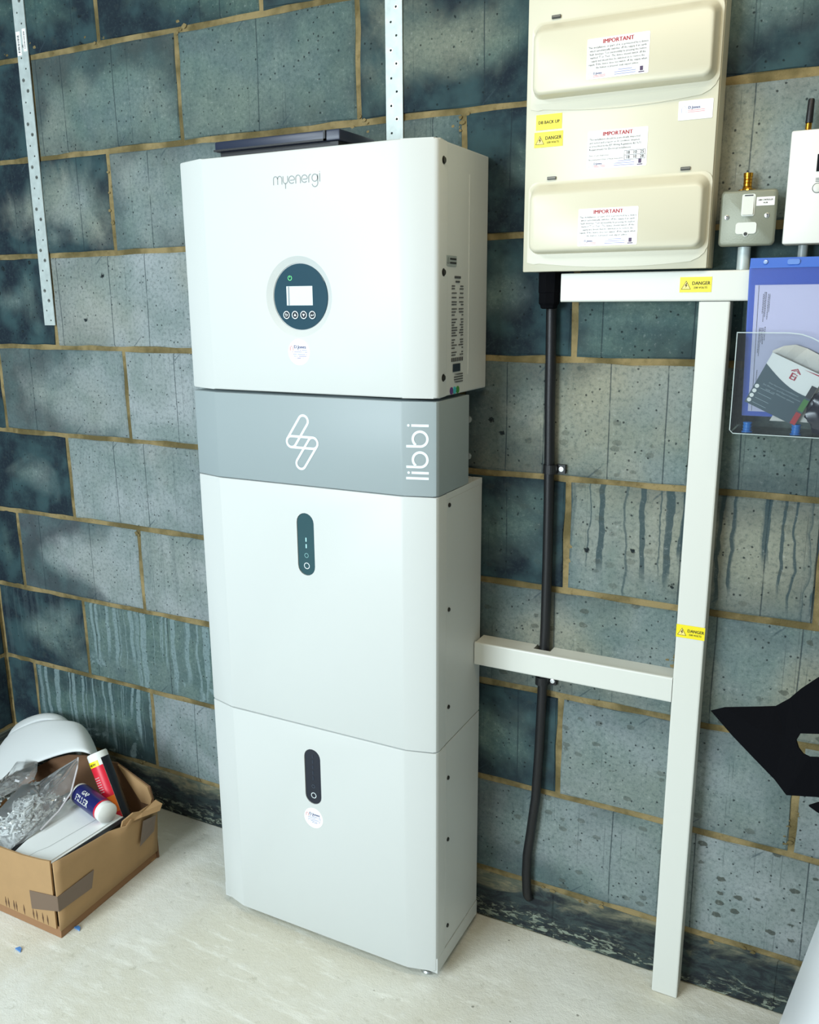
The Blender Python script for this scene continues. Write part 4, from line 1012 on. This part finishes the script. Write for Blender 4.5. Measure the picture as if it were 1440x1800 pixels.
# a strip of faces: top edge (behind), fold line, lower edge (in front) with the cut-out left open
T = [(.3268, -.3, .7481), (.3467, -.3, .7581), (.3979, -.3, .7703), (.4169, -.302, .7762), (.4347, -.308, .7950), (.4483, -.312, .8150), (.4687, -.318, .8390), (.5300, -.33, .8650), (.6600, -.33, .8500)]
M_ = [(.3285, -.3015, .7470), (.3520, -.309, .7400), (.3960, -.318, .7420), (.4150, -.322, .7430), (.4340, -.324, .7440), (.4530, -.326, .7520), (.4770, -.330, .7590), (.5300, -.335, .7650), (.6600, -.335, .7500)]
B_ = [(.3290, -.3020, .7462), (.3620, -.317, .7190), (.3940, -.328, .6960), (.4100, -.333, .6820), (.4270, -.338, .6680), (.4430, -.342, .6550), (.4430 + .0, -.342, .6550), (.4430, -.342, .6550), (.4430, -.342, .6550)]
H_ = [None] * 9
tv = [bm.verts.new(p) for p in T]; mv = [bm.verts.new(p) for p in M_]
for k in range(8): bm.faces.new((tv[k], tv[k + 1], mv[k + 1], mv[k]))
# lower panel as one outline around the cut-out
hole = [(.4480, -.330, .7440), (.4530, -.328, .7515)]
low = [mv[k] for k in range(6)] + [bm.verts.new(p) for p in ((.4490, -.330, .7430), (.4530, -.334, .7340), (.4600, -.338, .7280), (.4690, -.340, .7260), (.4790, -.342, .7290), (.5300, -.345, .7320), (.6600, -.345, .7200), (.6600, -.345, .6750), (.5300, -.348, .6740), (.4840, -.349, .6720), (.4445, -.349, .6640), (.4270, -.340, .6790), (.3940, -.330, .7020), (.3620, -.317, .7230))]
bm.faces.new(low)
bmesh.ops.triangulate(bm, faces=[f_ for f_ in bm.faces if len(f_.verts) > 4])
o = fin('folded_panel', bm, BLACKS, t); md = o.modifiers.new('thickness', 'SOLIDIFY'); md.thickness = .0035; md.offset = 0
bm = bmesh.new(); prism(bm, [(.4745, .6560), (.4860, .6640), (.6600, .6640), (.6600, .6405), (.5600, .6405), (.5000, .6440), (.4850, .6500)], -.352, -.348, XZ); fin('lower_fold', bm, BLACKS, t)
bm = bmesh.new(); rr = random.Random(9)
for k in range(16):
    u_, v_ = rr.uniform(.40, .48), rr.uniform(.685, .715); y_ = -.330 - .02 * (u_ - .39) / .09 - .0062
    bmesh.ops.create_icosphere(bm, subdivisions=1, radius=rr.choice((.0003, .0005, .0008)), matrix=Matrix.Translation((u_, y_ - .002, v_ - .012)))
bm.free()

# ------------------------------------------------------------------ cardboard box and contents
BX0, BX1, BY0, BY1 = -1.50, -.9600, -.4860, -.1680
t = thing('cardboard_box', 'open brown cardboard box of leftovers on the floor at lower left', 'box', (-1.23, -.327, 0))
th = .004
def panel(name, quad, n_, m=CARD, label=None, parent=None):
    """quad: four corners; thickened along vector n_"""
    bm = bmesh.new(); nn = Vector(n_).normalized() * th
    a = [bm.verts.new(Vector(q)) for q in quad]; b = [bm.verts.new(Vector(q) + nn) for q in quad]
    bm.faces.new(a); bm.faces.new(b[::-1])
    n = len(quad)
    for k in range(n): bm.faces.new((a[k], a[(k + 1) % n], b[(k + 1) % n], b[k]))
    return fin(name, bm, m, parent or t, label=label)
panel('bottom', [(BX0 + .01, BY0 + .01, 0.001), (BX1 - .016, BY0 + .01, 0.001), (BX1 - .016, BY1 - .01, 0.001), (BX0 + .01, BY1 - .01, .001)], (0, 0, 1))
# front: slightly bowed top edge
fp_ = [(BX0, BY0, .022), (BX1 - .013, BY0, .020), (BX1 - .010, BY0, .1905), (-1.00, BY0, .1850), (-1.06, BY0, .1780), (-1.15, BY0, .1750), (-1.30, BY0, .1780), (BX0, BY0, .18)]
panel('front_wall', fp_, (0, 1, 0))
panel('front_bottom_fold', [(BX0, BY0 + .001, .0005), (BX1 - .002, BY0 + .001, .0005), (BX1 - .004, BY0 + .0045, .024), (BX0, BY0 + .0045, .024)], (0, 1, 0), mat('cardboard_shade', (150, 112, 78), .85))
# right wall with crumpled rear part
R = [(BX1 + .0005, BY0 - .001, .020), (BX1 - .006, -.330, .020), (BX1 - .016, BY1, .022), (BX1 - .004, BY1 - .008, .1600), (BX1 + .004, -.205, .1700), (BX1 + .010, -.235, .1730), (BX1 - .002, -.262, .1740), (BX1 + .006, -.290, .1780), (BX1 + .004, -.340, .1780), (BX1 + .002, -.420, .1840), (BX1 + .0015, BY0 - .001, .1900)]
bm = bmesh.new(); NY = 16; NZ = 6; gr = []
def rim(y):
    u_ = (y - BY0) / (BY1 - BY0); return .190 - .022 * u_ - .006 * math.sin(u_ * PI) + (.006 * math.sin(u_ * 40) if .55 < u_ < .95 else 0)
for j in range(NZ + 1):
    row = []
    for i in range(NY + 1):
        y_ = BY0 - .001 + (BY1 - BY0 - .003) * i / NY; u_ = i / NY; zt = rim(y_); z_ = .021 + (zt - .021) * j / NZ
        bulge = .012 * math.sin(PI * min(1, max(0, (u_ - .5) / .45))) * (j / NZ) ** 2 + .004 * math.sin(u_ * 23) * (j / NZ) ** 3 * (u_ > .5)
        row.append(bm.verts.new((BX1 + .001 - .016 * u_ * (1 - j / NZ) + bulge, y_, z_)))
    gr.append(row)
for j in range(NZ):
    for i in range(NY): bm.faces.new((gr[j][i], gr[j][i + 1], gr[j + 1][i + 1], gr[j + 1][i]))
o = fin('side_wall', bm, CARD, t, smooth=50); md = o.modifiers.new('thickness', 'SOLIDIFY'); md.thickness = .004; md.offset = 0
panel('side_bottom_fold', [(BX1 - .001, BY0 + .001, .0005), (BX1 - .017, BY1, .0005), (BX1 - .019, BY1, .024), (BX1 - .003, BY0 + .004, .024)], (-1, 0, 0), mat('cardboard_shade', (150, 112, 78), .85))
# crushed flap sticking out at the rear right corner
bm = bmesh.new(); F = [(-.956, -.290, .178), (-.950, -.262, .186), (-.946, -.245, .180), (-.948, -.190, .1800), (-.930, -.186, .1730), (-.931, -.196, .160), (-.942, -.245, .166), (-.950, -.270, .166), (-.956, -.296, .166)]
c0 = bm.verts.new((-.946, -.238, .1745)); fv = [bm.verts.new(p) for p in F]
for k in range(9): bm.faces.new((c0, fv[k], fv[(k + 1) % 9]))
o = fin('crushed_flap', bm, CARD, t); md = o.modifiers.new('thickness', 'SOLIDIFY'); md.thickness = .004; md.offset = 0
panel('rear_wall', [(BX0, BY1, .002), (BX1 - .012, BY1, .002), (BX1 - .014, BY1, .1650), (BX1 - .022, BY1, .1970), (-1.088, BY1, .2360), (-1.125, BY1, .2300), (-1.20, BY1, .2280), (-1.26, BY1, .2150), (-1.32, BY1, .190), (-1.40, BY1, .140), (BX0, BY1, .04)], (0, -1, 0), CARDD)
panel('rear_outer_fold', [(-1.080, BY1 - .0045, .235), (-.985, BY1 - .0045, .198), (-.974, BY1 - .0045, .168), (-.980, BY1 - .0045, .150), (-1.01, BY1 - .0045, .150)], (0, -1, 0), CARD)
panel('left_wall', [(BX0, BY0, .002), (BX0, BY1, .002), (BX0, BY1, .035), (BX0, BY0 + .12, .05), (BX0, BY0, .15)], (1, 0, 0))
for q, nm in (([(-1.046, BY0 - .0012, .094), (-.9575, BY0 - .0012, .1085), (-.9575, BY0 - .0012, .071), (-1.045, BY0 - .0012, .048)], 0),
              ([(BX1 + .0042, BY0 - .0015, .1080), (BX1 + .0035, -.384, .109), (BX1 + .0030, -.394, .068), (BX1 + .0040, BY0 - .0015, .071)], 1),
              ([(BX1 + .016, -.238, .152), (BX1 + .012, -.191, .141), (BX1 + .002, -.192, .094), (BX1 + .006, -.245, .084)], 1)):
    bm = bmesh.new(); a = [bm.verts.new(p) for p in q]; d_ = Vector((0, .0008, 0)) if nm == 0 else Vector((-.0008, 0, 0)); b = [bm.verts.new(Vector(p) + d_) for p in q]
    bm.faces.new(a); bm.faces.new(b[::-1])
    for k in range(4): bm.faces.new((a[k], a[(k + 1) % 4], b[(k + 1) % 4], b[k]))
    fin('packing_tape', bm, TAPE, t, label='brown packing tape')
# scuffed notches along the bottom of the front
bm = bmesh.new(); rr = random.Random(2)
for cx in (-1.135, -1.126, -1.108, -1.10, -1.075, -1.045, -1.034, -1.015, -1.00):
    prism(bm, [(cx, .034), (cx + .003, .022), (cx + .0045, .036), (cx + .002, .048)], BY0 - .0006, BY0 + .0005, XZ)
fin('torn_scuff', bm, mat('scuff_brown', (96, 70, 48), .9), t, kind='stuff')

# white panel with black edges
t = thing('equipment_cover', 'glossy white trunk-like panel with black edges lying in the cardboard box', 'panel', (-1.07, -.37, .06))
wp = [(-1.098, -.478), (-.992, -.478), (-.983, -.262), (-1.160, -.262)]
bm = bmesh.new(); prism(bm, wp, .060, .1700, XY); bmesh.ops.bevel(bm, geom=[e for e in bm.edges if min(v.co.z for v in e.verts) > .16], offset=.004, segments=3, affect='EDGES'); fin('shell', bm, mat('gloss_white', (240, 244, 242), .2), t, smooth=40)
bm = bmesh.new(); ribbon(bm, [(-1.052, -.476), (-1.050, -.455), (-1.040, -.430), (-1.022, -.264)], .0010, lambda u_, v_, h_: (u_, v_, .1703)); fin('seam', bm, LOGOG, t)
for a, b in (((-1.099, -.480), (-1.163, -.262)), ((-.990, -.480), (-.981, -.262))):
    w_ = .006 if a[0] < -1.05 else .014; s_ = -1 if a[0] < -1.05 else 1
    bm = bmesh.new(); prism(bm, [a, b, (b[0] + w_ * s_, b[1]), (a[0] + w_ * s_, a[1])], .060, .1712 if s_ < 0 else .166, XY); fin('black_edge', bm, BLACK, t, label='black edge strip')

# sealant cartridges
def cartridge(name, label, A, B, r, bands, cap_m, prints, up):
    A = Vector(A); B = Vector(B); ax = (B - A).normalized(); L = (B - A).length
    t = thing(name, label, 'tube', B, 'sealant cartridges in the cardboard box')
    bm = bmesh.new(); lathe(bm, A, ax, [(r * .94, 0), (r * .94, .002), (r, .0025), (r, L), (r * .9, L + .002)], 32); body = fin('tube_body', bm, cap_m, t, smooth=40)
    upv = (Vector(up) - ax * Vector(up).dot(ax)).normalized(); sv = -ax.cross(upv)
    def cf(u_, v_, h_=0.0):                         # u along the axis, v around
        th_ = v_ / r; return tuple(A + ax * u_ + (upv * math.cos(th_) + sv * math.sin(th_)) * (r + h_))
    for (u0, u1, v0, v1, m) in bands:
        bm = bmesh.new(); n = 40
        q0 = [bm.verts.new(cf(u0, v0 + (v1 - v0) * k / n, .0004)) for k in range(n + 1)]; q1 = [bm.verts.new(cf(u1, v0 + (v1 - v0) * k / n, .0004)) for k in range(n + 1)]
        for k in range(n): bm.faces.new((q0[k], q0[k + 1], q1[k + 1], q1[k]))
        fin('printed_band', bm, m, body, smooth=60)
    for (s_, size, u_, v_, m, bold, rot) in prints:
        if rot: ff = lambda a, b, h, u_=u_, v_=v_: cf(u_ - b, v_ + a, .0011)
        else: ff = lambda a, b, h, u_=u_, v_=v_: cf(u_ + a, v_ + b, .0013)
        text(body, s_, size, ff, m, 'LEFT', bold)
    return t
RED = mat('label_red', (214, 28, 52), .35); ORG_ = mat('label_orange', (236, 120, 34), .35); BLK = mat('label_black', (18, 22, 30), .3); NAVY = mat('label_navy', (30, 34, 96), .3); WH = mat('tube_white', (236, 238, 232), .35)
# the red, yellow and black cartridge standing upright
viewdir = Vector((.482 + 1.05, -1.595 + .22, 1.355 - .2))
cartridge('sealant_tube', 'red, yellow and black sealant tube standing up in the cardboard box', (-1.102, -.218, .284), (-.992, -.243, .100), .0245,
          [(.018, .032, -.046, -.004, YEL), (.032, .110, -.046, .004, RED), (.110, .150, -.046, .004, ORG_), (.150, .205, -.046, .004, RED), (.016, .205, .0045, .034, BLK)],
          WH, [('NEW', .008, .0285, -.030, INK, .02, True), ('MAX', .0155, .143, -.037, YEL, .03, True), ('FIX', .012, .124, -.034, YEL, .02, True)] + [('lllllllll lllllll', .004, .060 + k * .006, -.030, WH, 0, True) for k in range(7)], viewdir)
bm = bmesh.new()
cartridge('sealant_tube', 'navy blue filler tube lying across the white panel in the box', (-1.118, -.268, .1965), (-.9895, -.302, .1965), .0245,
          [(.010, .112, -.060, .060, NAVY), (.112, .118, -.06, .06, RED)], WH,
          [('FILLER', .0205, .026, -.017, WH, .03, False), ('GAP', .014, .040, .002, WH, .03, False)], viewdir)

# clear zip bags of small white plastic clips
BAG = clear_mat('thin_clear_film', (250, 251, 251), 0.13, 0.12)
def zip_bag(label, outline, zc, seed, loc):
    t = thing('zip_bag', label, 'bag', loc, 'clear zip bags of small parts in the cardboard box')
    rs = random.Random(seed); C0 = sum((Vector(p) for p in outline), Vector()) / len(outline)
    up = Vector((.25, -.45, .85)).normalized()
    for side, hgt in ((1, .022), (-1, .012)):
        bm = bmesh.new(); R_ = 7; rings = []
        for q in range(R_ + 1):
            f_ = q / R_; ring = []
            for k, p in enumerate(outline):
                v = C0.lerp(Vector(p), f_); bulge = (1 - f_ ** 2) * hgt
                v = v + up * side * (bulge + (rs.uniform(-.005, .005) if 0 < q < R_ else 0)); ring.append(bm.verts.new(v))
            rings.append(ring)
        for q in range(R_):
            for k in range(len(outline)):
                k2 = (k + 1) % len(outline)
                if q == 0:
                    pass
                bm.faces.new((rings[q][k], rings[q][k2], rings[q + 1][k2], rings[q + 1][k]))
        bmesh.ops.remove_doubles(bm, verts=bm.verts[:], dist=1e-5)
        o = fin('film', bm, BAG, t, smooth=25)
    return t, C0, up
def subdivide_loop(pts, n):
    out = []
    for i, p in enumerate(pts):
        q = pts[(i + 1) % len(pts)]
        for k in range(n): out.append(tuple(Vector(p).lerp(Vector(q), k / n)))
    return out
o1 = subdivide_loop([(-1.165, -.476, .155), (-1.245, -.400, .185), (-1.270, -.310, .200), (-1.235, -.285, .205), (-1.180, -.270, .245), (-1.128, -.252, .281), (-1.120, -.262, .272), (-1.115, -.290, .215), (-1.106, -.330, .200), (-1.104, -.400, .178), (-1.108, -.476, .165)], 3)
bt, c0, up = zip_bag('open clear zip bag of white plastic clips in the cardboard box', o1, .18, 3, (-1.18, -.37, .10))
bm = bmesh.new(); ribbon(bm, [(0, 0), (.030, -.034), (.042, -.080)], .004, plane_f((-1.129, -.254, .283), (.3, -.1, -1), (1, .3, .2))); 
bm.free()
bm = bmesh.new(); tube(bm, [(-1.128, -.252, .281), (-1.118, -.266, .262), (-1.108, -.300, .216), (-1.101, -.345, .195), (-1.100, -.400, .178)], .0022, 6); fin('zip_seal', bm, mat('film_seal', (214, 210, 212), .3, alpha=.75), bt, smooth=60)
bm = bmesh.new(); rs = random.Random(21)
for k in range(760):
    while True:
        u_, v_ = rs.uniform(-1, 1), rs.uniform(-1, 1)
        if u_ * u_ + v_ * v_ < 1: break
    hh = (1 - (u_ * u_ + v_ * v_)) * .052
    c_ = Vector((-1.182 + u_ * .070 - .022 * v_, -.382 + v_ * .098, .138 + rs.uniform(.1, 1) * hh + .022 * v_ + .016))
    M4 = Matrix.Translation(c_) @ Matrix.Rotation(rs.uniform(0, 6.28), 4, 'Z') @ Matrix.Rotation(rs.uniform(-.6, .6), 4, 'X')
    l_ = rs.uniform(.012, .022); w_ = rs.uniform(.0022, .0045)
    nb = len(bm.verts); bmesh.ops.create_cube(bm, size=1, matrix=M4 @ Matrix.Diagonal((w_, l_, w_ * .8, 1)))
    if k % 3 == 0: bmesh.ops.create_cube(bm, size=1, matrix=M4 @ Matrix.Translation((0, l_ / 2, 0)) @ Matrix.Diagonal((w_ * 2.4, w_, w_ * 1.6, 1)))
fin('plastic_clips', bm, mat('clip_white', (232, 236, 234), .4), bt, kind='stuff', label='heap of small white plastic clips')
o2 = subdivide_loop([(-1.385, -.300, .150), (-1.400, -.220, .185), (-1.345, -.200, .190), (-1.292, -.245, .198), (-1.278, -.268, .190), (-1.290, -.300, .180), (-1.330, -.400, .160), (-1.400, -.420, .150)], 3)
bt, c0, up = zip_bag('second clear zip bag with small parts, behind the first at the left edge', o2, .18, 5, (-1.34, -.30, .10))
bm = bmesh.new()
for k in range(120):
    c_ = Vector((-1.340 + rs.gauss(0, .024), -.310 + rs.gauss(0, .035), .140 + rs.uniform(0, .035)))
    bmesh.ops.create_cube(bm, size=1, matrix=Matrix.Translation(c_) @ Matrix.Rotation(rs.uniform(0, 6.28), 4, 'Z') @ Matrix.Diagonal((.003, .016, .003, 1)))
fin('small_parts', bm, mat('parts_silver', (190, 198, 196), .3), bt, kind='stuff', label='heap of small pale parts')

# packing foam: two curved layers arching behind the box
t = thing('foam_packing', 'bent sheets of white packing foam arching behind the cardboard box', 'foam', (-1.36, -.1, 0.0))
def band(front, back, th_=.010, name='foam_sheet'):
    bm = bmesh.new(); n = len(front); NV = 8; rows = []
    for i in range(n):
        a, b = Vector(front[i]), Vector(back[i]); row = []
        for k in range(NV + 1):
            f_ = k / NV; p = a.lerp(b, f_); p.z += .010 * math.sin(PI * f_); row.append(bm.verts.new(p))
        rows.append(row)
    for i in range(n - 1):
        for k in range(NV): bm.faces.new((rows[i][k], rows[i + 1][k], rows[i + 1][k + 1], rows[i][k + 1]))
    o = fin(name, bm, FOAM, t, smooth=80); md = o.modifiers.new('thickness', 'SOLIDIFY'); md.thickness = th_; md.offset = -1
    s2 = o.modifiers.new('round', 'SUBSURF'); s2.levels = 1; s2.render_levels = 2
    return o
fr = [(-1.660, -.200, .004), (-1.600, -.205, .040), (-1.530, -.207, .080), (-1.450, -.208, .130), (-1.340, -.208, .195), (-1.230, -.208, .250), (-1.175, -.208, .270), (-1.148, -.203, .270), (-1.146, -.185, .255), (-1.158, -.158, .225), (-1.162, -.155, .004)]
bk = [(-1.675, -.075, .070), (-1.640, -.075, .135), (-1.560, -.075, .185), (-1.470, -.078, .226), (-1.400, -.080, .245), (-1.340, -.080, .255), (-1.305, -.080, .254), (-1.280, -.080, .232), (-1.250, -.085, .190), (-1.230, -.085, .100), (-1.220, -.085, .005)]
band(fr, bk)
fr2 = [(-1.680, -.072, .040), (-1.650, -.072, .120), (-1.590, -.072, .165), (-1.500, -.070, .215), (-1.440, -.070, .232), (-1.390, -.070, .230), (-1.350, -.068, .200), (-1.335, -.066, .100), (-1.333, -.066, .005)]
bk2 = [(-1.682, -.012, .060), (-1.672, -.012, .130), (-1.620, -.012, .165), (-1.545, -.014, .198), (-1.480, -.014, .212), (-1.440, -.014, .205), (-1.410, -.014, .180), (-1.395, -.014, .100), (-1.390, -.014, .005)]
band(fr2, bk2)

# bits of blue plastic on the floor
for (cx, cy, lb) in ((-1.015, -.552, 'small pale blue plastic chip on the floor in front of the box'), (-.953, -.447, 'small blue plastic chip beside the right side of the box')):
    bm = bmesh.new(); prism(bm, [(cx - .009, cy - .002), (cx + .010, cy - .004), (cx + .004, cy + .004), (cx - .004, cy + .006)], .0004, .0034, XY)
    o = fin('plastic_chip', bm, mat('chip_blue', (84, 140, 206), .4)); o['label'] = lb; o['category'] = 'debris'; o['group'] = 'blue plastic chips on the floor'
